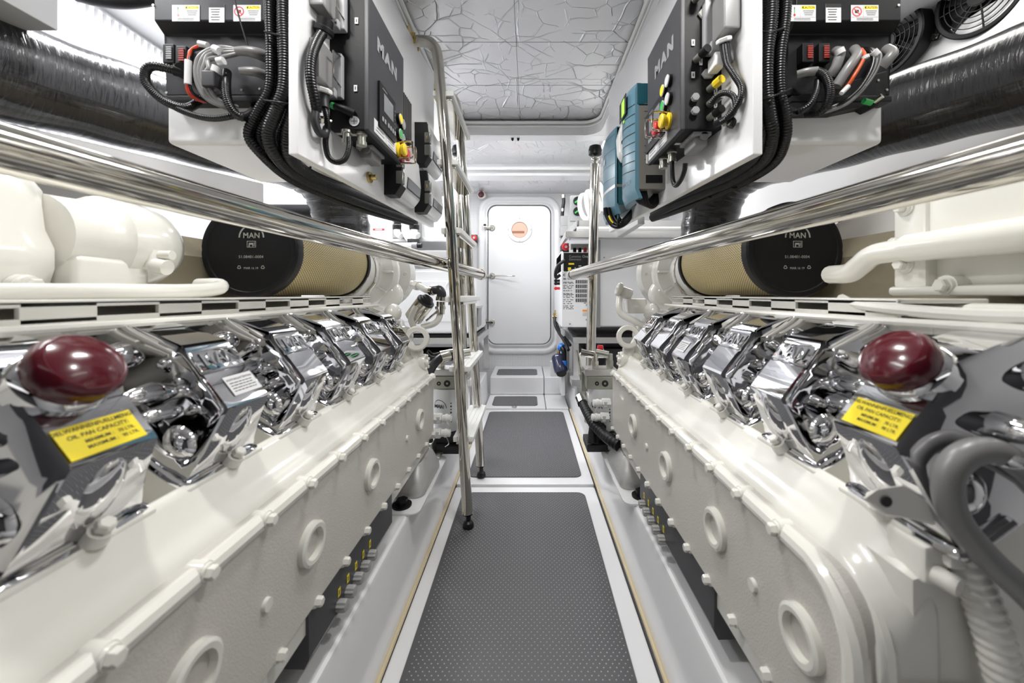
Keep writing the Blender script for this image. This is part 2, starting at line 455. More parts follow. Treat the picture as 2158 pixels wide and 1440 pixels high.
def rubber_mat(x0, x1, y0, y1, z, r, lab, sp=.0152):
    m = M().use('mat')
    pl = [V((x+(x0+x1)/2, y+(y0+y1)/2, z)) for x, y in rrect(x1-x0, y1-y0, r)]
    m.prism(pl, (0,0,.004))
    m.use('stud'); ny = int((y1-y0)/(sp*.62)); nx = int((x1-x0)/sp)
    for j in range(1, ny):
        y = y0+(y1-y0)*j/ny
        for i in range(1, nx):
            x = x0+(x1-x0)*(i+(.5 if j % 2 else 0))/nx
            if not (x0+.006 < x < x1-.006): continue
            ex = min(x-x0, x1-x); ey = min(y-y0, y1-y)
            if ex < r and ey < r and math.hypot(r-ex, r-ey) > r-.004: continue
            a, h = .0021, .0012
            b = [m.bm.verts.new((x+dx*a, y+dy*a*.9, z+.004)) for dx, dy in ((-1,0),(0,-1),(1,0),(0,1))]
            t = m.bm.verts.new((x, y, z+.004+h))
            for k in range(4): m.face([b[k], b[(k+1)%4], t])
    return tag(m.finish('floor_mat', recalc=False, flat=True), lab, 'mat', 'grey studded rubber mats')
rubber_mat(-.300, .250, -.6, 1.720, 0, .035, 'long dark grey studded rubber mat nearest the viewer', .0155)
rubber_mat(-.300, .258, 1.852, 2.885, .007, .035, 'grey studded rubber mat beyond the ladder foot, second from viewer', .0155)
rubber_mat(-.295, .068, 3.00, 3.27, .02, .03, 'small grey mat on the lower door step', .0155)
rubber_mat(-.295, .075, 3.42, 3.68, .174, .03, 'small grey mat on the upper door step', .0155)

# engine beds with their ledges, tan sealant line at the walkway edge
def bed(n, s):
    m = M().use('gel')
    x0 = CX+s*.338; e = .352
    sec = [(.338,-.1),(.338,.012),(.343,.03),(.352,.213),(.355,.222),(.361,.2262),(.66,.2262),(.66,-.1)]
    r = [[V((CX+s*w, y, z)) for w, z in sec] for y in (-.9, 3.30)]
    m.rings(r)
    struct(m.finish('trim_%d' % n, angle=30), 'white moulded engine bed ledge on the %s of the walkway' % ('left' if s < 0 else 'right'), 'ledge')
    m = M().use('tan'); m.tube([(CX+s*.334,-.9,.002),(CX+s*.334,2.95,.006)], .0065, 8, smooth=False)
    struct(m.finish('trim_%d' % (n+2)), 'tan sealant line along the %s walkway edge' % ('left' if s < 0 else 'right'), 'sealant')
bed(3, -1); bed(4, 1)

# ---------------------------------------------------------------- door
DX0, DX1, DZ0, DZ1 = -.414, .217, .40, 1.795
dc = V(((DX0+DX1)/2, YB, (DZ0+DZ1)/2))
door = bpy.data.objects.new('door_1', None); COL.objects.link(door); door.location = (dc.x, YB, DZ0)
struct(door, 'white watertight door with round porthole in the bulkhead', 'door')
m = M().use('gel')
rg = []
for w, h, r, y in ((.84,1.60,.17,0),(.835,1.595,.168,-.018),(.80,1.56,.155,-.03),(.755,1.515,.135,-.03),(.735,1.495,.125,-.018),(.70,1.46,.11,-.018),(.675,1.435,.10,-.036),(.645,1.408,.09,-.036),(.638,1.402,.088,-.012)):
    rg.append([V((dc.x+a, YB+y, dc.z+.002+b)) for a, b in rrect(w, h, r, 8)])
m.rings(rg, cap=False)
m.finish('door_frame', parent=door, angle=60)
m = M().use('gasket'); m.prism([V((dc.x+a, YB-.004, dc.z+b)) for a, b in rrect(.64,1.404,.088,8)], (0,-.006,0)); m.finish('gasket', parent=door)
m = M().use('gel'); m.prism([V((dc.x+a, YB-.008, dc.z+b)) for a, b in rrect(.622,1.386,.08,8)], (0,-.026,0), .004)
leaf = m.finish('door_leaf', parent=door)
pc = P(1095, 485, YB-.034); 
m = M().use('white'); m.annulus(pc, (0,-1,0), .081, .124, .012, 40, .004); m.finish('porthole_ring', parent=door)
m = M().use('peach'); m.cyl(pc, pc+V((0,-.002,0)), .081, n=40); pg = m.finish('porthole_glass', parent=door, label='porthole glass glowing peach from the room behind')
m = M().use('brown'); m.annulus(pc+V((0,-.002,0)), (0,-1,0), .077, .081, .003, 40); q = pc+V((0,-.003,-.022)); m.box(q.x-.074, q.x+.048, q.y, q.y+.0005, q.z-.012, q.z+.012); m.finish('bar', parent=pg)
for k in range(4):
    a = PI/2*k; m = M().use('darkgrey'); q = pc+V((math.cos(a)*.113, -.011, math.sin(a)*.113)); m.cyl(q, q+V((0,-.003,0)), .004, n=10); m.finish('screw', parent=door)
for k, py in enumerate((481, 582, 680)):
    q = P(1037, py, YB-.035)
    m = M().use('steel')
    m.lathe([(.030,0),(.030,-.006),(.022,-.012),(.016,-.030),(.012,-.034)], q, (0,1,0), 20)
    m.box(q.x-.075, q.x, q.y-.028, q.y-.012, q.z-.012, q.z+.012, .003)
    m.box(q.x-.080, q.x-.052, q.y-.030, q.y+.0, q.z-.018, q.z+.018, .003)
    if k == 1:
        m.tube([q+V((0,-.03,0)), q+V((.10,-.05,.002)), q+V((.20,-.075,-.002)), q+V((.235,-.08,-.003))], .007, 10)
    lt = m.finish('latch', parent=door)
    m = M().use('black'); m.box(q.x-.082, q.x-.058, q.y-.034, q.y+.0, q.z+.019, q.z+.036, .002); m.finish('latch_keeper', parent=door)
m = M().use('alu'); m.box(DX0-.012, DX0-.004, YB-.037, YB-.034, DZ0+.1, DZ1-.12); m.finish('edge_strip', parent=door)
# ================================================================== ENGINES
def engine(s, dy, y_near, y_far, cap_label, notes):
    side = 'left' if s < 0 else 'right'
    X = lambda w: CX+s*w
    R = V((0, 1, 0)) if s < 0 else V((0, -1, 0))      # reading direction seen from the walkway
    pt = lambda w, y, z: V((X(w), y, z))
    root = thing('marine_engine', pt(.72, (y_near+y_far)/2, .222), 'cream painted marine diesel engine with chrome valve covers, %s of the walkway' % side, 'engine', 'pair of marine engines')
    # --- crankcase behind everything
    m = M().use('paint')
    sec = [(.40,.30),(.385,.60),(.385,.625),(.415,.632),(.45,.640),(.54,.80),(.60,.845),(.66,.80),(.84,.80),(.95,.845),(1.05,.83),(1.10,.62),(1.06,.30)]
    yn = y_near-.004
    rg = [[pt(w*.985+.012, yn, z-.004) for w, z in sec], [pt(w, yn+.012, z) for w, z in sec], [pt(w, y_far-.01, z) for w, z in sec], [pt(w*.98+.016, y_far, z-.006) for w, z in sec]]
    m.rings(rg); m.finish('engine_block', parent=root)
    # ribs and bosses between the covers
    for i in range(-1, 5):
        y = .468+.168*i+dy+.0585; ya = max(y-.066, y_near+.004); m = M().use('paint')
        m.prism([pt(w, ya, z) for w, z in ((.398,.60),(.398,.6635),(.425,.668),(.62,.81),(.62,.60))], (0,y+.066-ya,0), .004)
        m.finish('cylinder_head', parent=root)
    # --- crankcase side cover (textured) with rounded near corner
    w0 = .345
    m = M().use('cast')
    zb, zt = .372, .604
    def outline(o, rn):
        pts = []
        y0, y1 = y_near+o, y_far-o; a0, a1 = zb+o, zt-o
        for (cy, cz, st, r) in ((y0+rn, a1-rn, PI/2, rn), (y0+.012, a0+.012, PI, .012), (y1-.012, a0+.012, 1.5*PI, .012), (y1-.03, a1-.03, 0, .03)):
            for i in range(9):
                a = st+PI/2*i/8; pts.append((cy+r*math.cos(a), cz+r*math.sin(a)))
        return pts
    lay = lambda w, o, rn: [pt(w, a, b) for a, b in outline(o, rn)]
    m.rings([lay(.40,0,.06), lay(w0+.006,0,.06), lay(w0,.005,.055)])
    side_cover = m.finish('crankcase_cover', parent=root, label='matt textured cream side cover with round plugs')
    # flange lip and groove above
    m = M().use('paint')
    pth = lambda w, z, o: [pt(w, y_far-.01, z)] + [pt(w, y_near+.07, z)] + [pt(w, y_near+o+.07-.07*math.sin(a), z-.07+.07*math.cos(a)) for a in [PI/2*i/8 for i in range(1,9)]] + [pt(w, y_near+o, zb+.01)]
    m.tube(pth(w0+.004, zt-.012, .010), .0125, 10, smooth=False)
    m.tube(pth(w0+.026, zt+.001, .0), .0085, 8, smooth=False)
    m.finish('cover_flange', parent=root)
    # smooth sloping band above it
    m = M().use('paint')
    prof = [(.358,.598),(.361,.607),(.366,.614),(.373,.620),(.385,.632),(.397,.657),(.401,.663),(.406,.6665),(.411,.665),(.4145,.656),(.416,.62)]
    def sh(w, zt2):
        r = .080; o = -.006; y1 = y_far-.02
        pts = [pt(w, y1, .33), pt(w, y1, zt2)]
        pts += [pt(w, y_near+o+r-r*math.sin(q), zt2-r+r*math.cos(q)) for q in [PI/2*i/12 for i in range(13)]]
        return pts+[pt(w, y_near+o, .33)]
    m.rings([sh(w, z) for w, z in prof])
    m.finish('sloping_shoulder', parent=root, angle=60)
    # round plugs
    ports = [.405, .625, .865, 1.245] if s < 0 else [.455, .665, .905, 1.19]
    for i, y in enumerate(ports):
        m = M().use('paint'); c = pt(w0, y, .49)
        m.lathe([(.0,.010),(.018,.010),(.0225,.0085),(.024,-.010),(.030,-.0105),(.034,-.008),(.0345,0),(.0345,.004)], c, (s,0,0), 32, cap=False)
        m.finish('inspection_plug', parent=root)
    for y in (([.52, 1.12]) if s < 0 else ([.555, 1.06])):
        m = M().use('paint'); c = pt(w0, y, .475); m.cyl(c, c+V((-s*.005,0,0)), .0095, .0085, 16); m.finish('cover_stud', parent=root)
    # bolts
    m = M().use('paint'); c = pt(w0, y_near+.12, zt-.010)
    m.cyl(c+V((s*.012,0,0)), c+V((-s*.006,0,0)), .0125, .0115, 14); m.hexbolt(c+V((-s*.006,0,0)), (-s,0,0), .0078, .011)
    b0 = m.finish('bolt', parent=root)
    n = 12; base = y_near+.12
    for i in range(1, n):
        o = put(b0, 'bolt', root, (0, 0, 0)); o.location = b0.location+V((0, (y_far-.045-base)*i/(n-1), 0))
    m = M().use('paint'); c = pt(w0+.004, y_near+.06, zb+.005)
    m.hexbolt(c, (-s,0,0), .0082, .014); b1 = m.finish('bolt', parent=root)
    for i in range(1, 13):
        o = put(b1, 'bolt', root, (0,0,0)); o.location = b1.location+V((0, (y_far-.02-y_near-.06)*i/12, 0))
    if s > 0:
        m = M().use('paint'); c = pt(w0+.004, y_near+.016, .47); m.cyl(c+V((s*.01,0,0)), c+V((-s*.012,0,0)), .016, .015, 14); m.hexbolt(c+V((-s*.012,0,0)), (-s,0,0), .010, .013)
        m.finish('bolt', parent=root)
    # --- chrome valve covers
    for i in range(-1, 5):
        ya = .468+.168*i+dy; yc = ya+.0585
        cov = valve_cover(root, s, pt, R, yc, i, cap_label, notes)
    # --- slotted guard rail above the covers
    m = M().use('paint')
    y0, y1 = y_near+.16, y_far-.12
    wt = .535
    zg0, zg1 = .866, .892
    edges = []; y = y0+.05; seg = .155
    th = .006
    def slab(a, b, z0, z1): m.box(min(X(wt),X(wt+th)), max(X(wt),X(wt+th)), a, b, z0, z1, .0012)
    slab(y0, y1, zg0-.004, zg0+.007); slab(y0, y1, zg1-.007, zg1)
    while y < y1-.05:
        slab(y, min(y+.075, y1), zg0, zg1); y += seg
    m.box(min(X(wt),X(wt+.13)), max(X(wt),X(wt+.13)), y0, y1, zg1-.005, zg1+.002, .002)
    m.box(min(X(wt-.004),X(wt+.09)), max(X(wt-.004),X(wt+.09)), y0-.05, y1, zg0-.018, zg0-.006, .004)
    m.tube([pt(.523,y_near+.0,.864), pt(.521,y0+.25,.860), pt(.524,y0+.6,.861), pt(.522,y1+.03,.861)], .0055, 8)
    m.finish('slotted_guard', parent=root)
    m = M().use('paint')
    m.tube([pt(.64,y0-.1,.868), pt(.64,y1,.868)], .020, 12, smooth=False)
    m.tube([pt(.72,y0-.1,.858), pt(.72,y1,.858)], .028, 12, smooth=False)
    m.box(min(X(.60),X(.95)), max(X(.60),X(.95)), y_near+.1, y_far-.05, .80, .848, .01)
    m.finish('exhaust_shield', parent=root)
    m = M().use('khaki_bank')  # outboard engine bank in one dark khaki tone
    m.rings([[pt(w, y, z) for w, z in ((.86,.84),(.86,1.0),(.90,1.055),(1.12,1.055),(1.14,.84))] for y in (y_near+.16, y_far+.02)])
    m.finish('outboard_bank', parent=root, label='dark khaki outboard engine bank')
    for k in range(5):
        m = M().use('paint'); c = pt(wt-.001, y0+.09+(y1-y0-.15)*k/4, zg0-.012); m.hexbolt(c, (-s,0,.3), .006, .009); m.finish('guard_bolt', parent=root)
    return root, X, pt

def valve_cover(root, s, pt, R, yc, idx, cap_label, notes):
    m = M().use('chrome')
    # outline from the bottom lip over the crown to the back: (w, z, half width of crown)
    prof = [(.4085,.667,.0555),(.4045,.675,.0550),(.3985,.69,.0510),(.3895,.712,.0465),(.3750,.744,.0420),(.3715,.7515,.0405),(.3740,.7565,.0400),
            (.4040,.7955,.0395),(.4075,.7965,.0395),(.4265,.8235,.0390),(.4290,.8305,.0385),(.4360,.8350,.0380),(.470,.8480,.0350),(.500,.8575,.0330),(.512,.8590,.0320),(.535,.853,.031),(.60,.825,.030)]
    b0, b1 = V((0,.418,.652)), V((0,.62,.80))
    rs = []; n = len(prof)
    for i, (w, z, h) in enumerate(prof):
        t = i/(n-1); B = b0.lerp(b1, t**1.15); bw, bz = B.y, B.z
        hb = .0570
        a = lambda f: (w+(bw-w)*f, z+(bz-z)*f)
        ring = []; bl = .05 if i < 4 else 0
        sec = [(1.0,-hb),(.72,-hb*.985),(.50,-(h*.55+hb*.45)),(.26,-(h*.93+hb*.07)),(.05,-h),(0,-h+.003),(-bl,-h*.5),(-bl*1.3,0),(-bl,h*.5),(0,h-.003),(.05,h),(.26,h*.93+hb*.07),(.50,h*.55+hb*.45),(.72,hb*.985),(1.0,hb)]
        for f, y in sec:
            ww, zz = a(f); ring.append(pt(ww, yc+y, zz))
        rs.append(ring)
    m.rings(rs)
    # lip around the foot
    lip = [pt(.4045,yc-.0585,.666), pt(.4045,yc+.0585,.666)]
    m.tube([pt(.455,yc-.0595,.694), pt(.418,yc-.0595,.668), pt(.407,yc-.054,.6625), pt(.405,yc,.661), pt(.407,yc+.054,.6625), pt(.418,yc+.0595,.668), pt(.455,yc+.0595,.694)], .0052, 8)
    # pressed lobes: arch over the front bolt, spindles on the flanks
    m.ball(pt(.3912,yc,.713), ((0,1,0),(s*.92,0,.4),(-s*.4,0,.92)), (.021,.0095,.037), 20, 14)
    for q in (-1, 1):
        m.ball(pt(.425,yc+q*.040,.712), ((0,1,0),(s*.55,0,.8),(s*.8,0,-.55)), (.020,.026,.020), 16, 10)
        m.ball(pt(.462,yc+q*.046,.776), ((s*.60,0,.8),(s*.8,0,-.6),(0,1,0)), (.013,.012,.040), 18, 12)
        m.ball(pt(.445,yc+q*.045,.752), ((s*.60,0,.8),(s*.8,0,-.6),(0,1,0)), (.010,.010,.034), 18, 12)
        m.ball(pt(.51,yc+q*.034,.822), ((s*.75,0,.66),(s*.66,0,-.75),(0,1,0)), (.018,.016,.034), 18, 12)
    if idx >= 0:    # raised name band
        up = V((s*(.4265-.4075), 0, .8235-.7965)).normalized()
        c = pt(.4160, yc, .8108); nrm = R.cross(up)
        m.obox(c, (R, up, nrm), (.074, .032, .005), .002)
        m.text('MAN', c, R, up, .0265, .0022, bold=.012, wide=.95, spacing=1.1, off=.0024)
    cov = m.finish('valve_cover', parent=root, angle=28)
    m = M().use('paint'); c = pt(.4015, yc+.006, .664)
    m.cyl(c, c+V((-s*.007,0,.010)), .0115, .0105, 14); m.hexbolt(c+V((-s*.007,0,.010)), (-s*.64,0,.77), .0080, .011, False)
    m.finish('cover_bolt', parent=cov)
    up = V((s*(.4040-.3740), 0, .7955-.7565)).normalized(); nrm = R.cross(up)
    if idx == -1:
        c = pt(.3837, yc-.004, .7692)
        m = M().use('ylabel'); m.plate(c, R, up, .064, .032, .0007, .0012, 0)
        m.use('ink'); tx = ('OELWANNENFUELLMENGE', 'OIL PAN CAPACITY:', 'MINIMUM :   70 LTR.', 'MAXIMUM :   90 LTR.')
        for k, (t, z, sz) in enumerate(zip(tx, (.0115,.0045,-.0025,-.0085), (.0056,.0056,.0048,.0048))):
            m.text(t, c+up*z+R*(.0 if k < 2 else .006), R, up, sz, 0, bold=.01, off=.0022)
        m.finish('capacity_label', parent=cov, label='yellow oil capacity label', angle=20)
        c = pt(.4215, yc-.004, .8185)
        m = M().use('chrome'); m.lathe([(.036,-.012),(.036,.003),(.033,.007),(.027,.010)], c, nrm, 32); m.finish('filler_neck', parent=cov)
        m = M().use('maroon')
        pr = []
        a, u, v = frame(nrm); c2 = c+nrm*.008
        prof2 = [(.036,0),(.0405,.003),(.042,.012),(.0415,.022),(.0385,.028),(.0355,.0305),(.034,.030),(.026,.0345),(.014,.038),(.0001,.0395)]
        rr = []
        for r, h in prof2:
            r *= .83; h *= .8
            rr.append([c2+a*h+(u*math.cos(2*PI*k/72)+v*math.sin(2*PI*k/72))*(r*(1+(.008*math.cos(k*PI/3) if .002 < h < .024 else 0))) for k in range(72)])
        m.rings(rr); m.finish('oil_cap', parent=cov, label=cap_label, angle=40)
    elif idx in notes:
        c = pt(.3883, yc+.008, .7750)
        m = M().use('label'); m.plate(c, R, up, .050, .030, .0006, .0010, 0)
        m.use('ink'); m.text('ACHTUNG/ATTENTION', c+up*.0088, R, up, .0042, 0, bold=.008, off=.0018)
        for k in range(4):
            random.seed(idx*7+k); x = -.021
            while x < .018:
                w = random.uniform(.003,.008); m.plate(c+R*(x+w/2)+up*(.0036-.0042*k), R, up, min(w,.021-x), .0012, .0001, .0017); x += w+.0012
        m.finish('warning_label', parent=cov, label='white printed warning label', flat=True)
    return cov

EL, XL, PL = engine(-1, 0.0, .20, 1.44, 'dark red round oil filler cap', (0,))
ER, XR, PR = engine(1, .047, .375, 1.50, 'dark red round oil filler cap', (2,))
# ================================================================== ENGINE ENDS, CHARGE AIR PARTS
def engine_end(root, s, pt, yf):
    X = lambda w: CX+s*w
    m = M().use('paint')           # timing case behind the last cover, with lifting eye
    sec = [(.385,.33),(.372,.45),(.375,.585),(.41,.645),(.44,.70),(.47,.80),(.60,.87),(.95,.87),(1.02,.60),(1.0,.33)]
    m.rings([[pt(w, yf-.03, z) for w, z in sec], [pt(w, yf+.03, z) for w, z in sec], [pt(w*.97+.02, yf+.05, z*.985+.005) for w, z in sec]])
    for w, z, r in ((.43,.66,.03),(.46,.74,.035),(.39,.60,.02),(.395,.50,.018),(.50,.83,.03)):
        m.ball(pt(w, yf+.0, z), ((1,0,0),(0,1,0),(0,0,1)), (r, .05, r*1.2), 12, 8)
    for y, z, r in ((yf-.01,.545,.050),(yf-.015,.645,.032)):
        c = pt(.378, y, z); m.lathe([(r,.02),(r,-.004),(r*.9,-.009),(r*.35,-.010),(r*.3,-.016),(.0001,-.017)], c, (s,0,0), 28)
        for k in range(5):
            a = 2*PI*k/5+.4; q = c+V((-s*.006, math.cos(a)*r*.78, math.sin(a)*r*.78)); m.hexbolt(q, (-s,0,0), .006, .009, False)
    m.tube([pt(.40,yf-.04,.62), pt(.41,yf-.03,.68), pt(.45,yf-.025,.75), pt(.50,yf-.02,.80)], .014, 12)
    m.finish('timing_case', parent=root, angle=50)
    m = M().use('paint'); c = pt(.402, yf-.025, .735)
    m.annulus(c, (-s*.25,-1,.15), .026, .046, .03, 28, .005)
    m.box(min(X(.38),X(.47)), max(X(.38),X(.47)), yf-.035, yf-.005, .63, .70, .012)
    m.box(min(X(.42),X(.50)), max(X(.42),X(.50)), yf-.045, yf-.01, .66, .73, .014)
    m.finish('lifting_eye', parent=root, angle=45)
    # turbocharger compressor behind the air filter
    m = M().use('paint'); c = pt(.732, 0, 1.0)
    pr = [(.10,1.485),(.119,1.49),(.119,1.56),(.121,1.565),(.121,1.585),(.108,1.60),(.104,1.65),(.112,1.66),(.150,1.675),(.158,1.70),(.158,1.735),(.152,1.75),(.125,1.765),(.118,1.80),(.135,1.83),(.168,1.86),(.172,1.93),(.14,1.97),(.06,1.99)]
    m.lathe(pr, c, (0,1,0), 40)
    for k in range(10):
        a = 2*PI*k/10
        d = V((math.cos(a),0,math.sin(a))); t = V((-math.sin(a),0,math.cos(a)))
        m.obox(c+d*.128+V((0,1.664,0)), (d, t, V((0,1,0))), (.045,.010,.02), .003)
        m.hexbolt(c+d*.150+V((0,1.835,0)), (d*.4-V((0,1,0))), .010, .014, False)
    m.ball(c+V((-s*.10,1.74,-.10)), ((1,0,0),(0,1,0),(0,0,1)), (.07,.06,.07), 16, 10)
    m.finish('turbocharger', parent=root, angle=40)
    m = M().use('steel'); m.annulus(pt(.732,1.555,1.0), (0,1,0), .119, .1225, .012, 48, .001)
    cc = pt(.732,1.56,1.0)+V((-s*.085,0,-.086)); m.cyl(cc+V((0,-.01,-.01)), cc+V((-s*.03,.0,.035)), .006, n=10); m.finish('band_clamp', parent=root)
    m = M().use('label'); a = math.radians(52); d = V((-s*math.cos(a),0,math.sin(a))); R2 = V((0,-s*-1,0))
    m.obox(pt(.732,1.527,1.0)+d*.1195, (V((0,1,0)), d.cross(V((0,1,0))), d), (.045,.03,.001)); m.finish('type_plate', parent=root)

engine_end(EL, -1, PL, 1.44); engine_end(ER, 1, PR, 1.50)

# left: polished fuel strainer and pipes at the turbocharger end
st = thing('fuel_strainer', P(887,655,1.50), 'small polished cylinder with black cap and cream pipes beside the left engine end', 'strainer')
m = M().use('steel'); m.cyl(P(870,672,1.52), P(897,636,1.50), .036, n=28, bev=.004); m.finish('body', parent=st)
m = M().use('darkgrey'); a = P(896,637,1.50); d = (P(897,636,1.50)-P(870,672,1.52)).normalized()
m.lathe([(.036,0),(.036,.008),(.026,.009),(.026,.016),(.021,.017),(.021,.024),(.014,.026)], a, d, 28); m.finish('cap', parent=st)
m = M().use('paint'); m.tube([P(868,598,1.6),P(885,604,1.56),P(900,612,1.53),P(916,614,1.50)], .0135, 12); m.cyl(P(874,600,1.58),P(882,603,1.57),.021,n=6)
m.tube([P(929,640,1.50),P(926,668,1.50),P(915,682,1.50),P(889,690,1.50)], .0125, 12); m.tube([P(872,690,1.47),P(866,672,1.47),P(872,655,1.46),P(877,646,1.46)], .0115, 12)
m.finish('pipe', parent=st)
m = M().use('darkgrey'); m.tube([P(912,612,1.51),P(924,611,1.50),P(930,618,1.50),P(930,628,1.50)], .0185, 14); m.finish('hose_elbow', parent=st)
m = M().use('steel')
for a, b in ((P(908,612,1.515),P(913,613,1.51)),(P(930,626,1.5),P(929,634,1.5)),(P(928,646,1.5),P(928,652,1.5))): m.cyl(a, b, .0205, n=18)
m.tube([P(929,636,1.5),P(928,662,1.5)], .0165, 14, smooth=False); m.tube([P(926,652,1.49),P(908,668,1.48),P(898,676,1.48)], .004, 8); m.finish('collar', parent=st)
# right: bent cream coolant pipe at the turbocharger end
cp = thing('coolant_pipe', P(1320,660,1.5), 'bent cream coolant pipe with elbow at the far end of the right engine', 'pipe')
m = M().use('paint'); m.tube([P(1306,624,1.52),P(1304,648,1.50),P(1312,664,1.49),P(1335,676,1.47),P(1368,692,1.44)], .0125, 12); m.finish('pipe', parent=cp)
m = M().use('paint'); m.cyl(P(1302,612,1.53), P(1330,622,1.53), .023, n=20, bev=.003); m.cyl(P(1300,608,1.52), P(1309,611,1.52), .028, n=20, bev=.004); m.box(*(lambda a: (a.x-.03,a.x+.05,a.y-.02,a.y+.03,a.z-.02,a.z+.04))(P(1335,650,1.52)), .008); m.finish('elbow', parent=cp)

# pressure test couplings on the end of both engines
def coupling(px, py, Y, s, lab):
    c = P(px, py, Y); t = thing('test_coupling', c, lab, 'coupling', 'test couplings at engine ends')
    d = V((-s,0,0))
    m = M().use('white'); m.lathe([(.021,0),(.021,.03),(.019,.034)], c-d*.035, d, 6); m.finish('nut', parent=t)
    m = M().use('white'); m.lathe([(.0145,0),(.0145,.012),(.017,.013),(.017,.022),(.0145,.023),(.015,.034),(.010,.037)], c, d, 20); m.finish('cap', parent=t)
    m = M().use('label'); m.obox(c-d*.012+V((0,-.0195,0)), ((1,0,0),(0,0,1),(0,1,0)), (.014,.022,.001)); m.use('ink')
    q = c-d*.012+V((0,-.0204,0)); m.text('E', q, (0,0,-1), (1,0,0), .012, 0, bold=.01); m.finish('tag', parent=t)
    m = M().use('steel'); m.tube([c+d*.02+V((0,0,-.015)), c+d*.03+V((0,-.005,-.04)), c+d*.015+V((0,0,-.055))], .0018, 6); m.finish('chain', parent=t)
coupling(932, 882, 1.50, -1, 'upper white screw coupling at far end of left engine')
coupling(930, 913, 1.50, -1, 'lower white screw coupling at far end of left engine')
coupling(1268, 850, 1.56, 1, 'upper white screw coupling at far end of right engine')
coupling(1265, 880, 1.56, 1, 'lower white screw coupling at far end of right engine')

# near charge air parts, left
m = M().use('paint')
c = PL(.766,.70,.995)
m.lathe([(.0001,.115),(.03,.112),(.058,.098),(.076,.07),(.082,.03),(.082,-.02),(.07,-.03),(.066,-.10)], c, (0,1,0), 36)
m.finish('charge_air_elbow', parent=EL, angle=50)
m = M().use('paint')
sec = lambda o: [(.715+o,.90+o),(.705+o,.94),(.705+o,.97),(.72+o,1.0),(.725+o,1.05-o),(.76,1.10-o),(.98,1.10-o),(1.0,.90+o)]
m.rings([[PL(w,y,z) for w, z in sec(o)] for o, y in ((.0,.18),(.0,.54),(.01,.585),(.035,.605),(.06,.61))])
m.finish('charge_air_duct', parent=EL, angle=60)
m = M().use('paint'); m.box(CX-.80,CX-.70,.60,.72,.885,.965,.012); m.box(CX-.74,CX-.685,.70,.735,.945,1.0,.008)
m.cyl(PL(.69,.715,.955),PL(.665,.715,.95),.014,n=16); m.cyl(PL(.72,.72,.975),PL(.665,.725,.975),.009,n=12)
m.finish('sensor_block', parent=EL, angle=45)
for w, y, z, r in ((.715,.47,.955,.020),(.715,.40,.925,.016),(.71,.54,.912,.017)):
    m = M().use('paint'); c = PL(w,y,z); m.cyl(c+V((-.03,0,0)), c+V((.012,0,0)), r*1.2, r, 16); m.hexbolt(c+V((.012,0,0)), (1,0,0), r*.7, .016); m.finish('bolt', parent=EL)
m = M().use('paint'); m.tube([PL(.60,.25,.895),PL(.60,.55,.902),PL(.60,.68,.905),PL(.61,.76,.912),PL(.63,.79,.92),PL(.68,.80,.92)], .014, 12); m.finish('coolant_pipe', parent=EL)
# near charge air cooler, right
m = M().use('paint')
m.box(CX+.72,CX+1.05,.30,.70,.905,1.13,.012); m.box(CX+.708,CX+.74,.30,.685,.98,1.13,.02)
m.box(CX+.695,CX+.75,.30,.72,.898,.915,.006); m.box(CX+.70,CX+.74,.655,.715,.91,1.12,.008)
m.finish('charge_air_cooler', parent=ER)
for y, z in ((.69,1.06),(.69,.955),(.62,.915),(.50,.918),(.71,.99)):
    m = M().use('paint'); c = PR(.705,y,z); m.cyl(c+V((.03,0,0)), c+V((-.008,0,0)), .017, n=14); m.hexbolt(c+V((-.008,0,0)), (-1,0,0), .011, .014); m.finish('bolt', parent=ER)
m = M().use('paint'); m.tube([PR(.69,.32,.982),PR(.69,.55,.982),PR(.69,.70,.98),PR(.69,.745,.976),PR(.69,.775,.958),PR(.69,.80,.945),PR(.70,.86,.945)], .0205, 14, per=10)
m.cyl(PR(.69,.34,.982),PR(.69,.675,.982),.0245,n=18); m.finish('coolant_pipe', parent=ER)
m = M().use('paint'); m.tube([PR(.53,.34,.880),PR(.53,.44,.876),PR(.54,.60,.883),PR(.56,.66,.893)], .008, 8); m.finish('thin_pipe', parent=ER)

# right foreground: bracket, cable loop, ribbed conduit, red cap
m = M().use('paint')
pl = [P(1822,1050,.350),P(1850,1030,.350),P(1905,1022,.350),P(1955,1056,.350),P(1976,1108,.350),P(1930,1094,.350),P(1868,1086,.350)]
m.prism(pl, (.002,.006,-.004), .002); m.box(*(lambda a: (a.x-.008,a.x+.012,a.y-.03,a.y+.03,a.z-.025,a.z+.004))(P(1952,1108,.385)),.004)
m.finish('harness_bracket', parent=ER)
m = M().use('ink'); c = P(1867,1057,.3495); m.cyl(c, c+V((0,-.0012,0)), .005, n=20); m.finish('bracket_hole', parent=ER)
m = M().use('paint'); c = P(1945,1188,.375); m.box(c.x-.010,c.x+.014,c.y-.012,c.y+.03,c.z-.014,c.z+.024,.005); m.cyl(c+V((0,-.010,-.002)), c+V((.007,-.026,-.004)), .009, n=18); m.finish('lug', parent=ER)
t = M().use('greycable')
t.tube([P(2240,1330,.33),P(2150,1240,.335),P(2070,1165,.34),P(2010,1085,.345),P(1998,1010,.345),P(2030,962,.345),P(2090,950,.345),P(2160,990,.345),P(2230,1060,.345)], .0115, 16, per=12)
tag(t.finish('cable_loop'), 'thick light grey cable looping in front of the right engine end', 'cable')
t = M().use('paint'); t.tube([P(2030,1120,.37),P(2035,1180,.365),P(2065,1260,.36),P(2090,1330,.355),P(2120,1440,.35),P(2160,1560,.345)], .0135, 14, corr=.0016, pitch=.009)
tag(t.finish('ribbed_conduit'), 'cream ribbed conduit hanging at the right engine end', 'conduit')
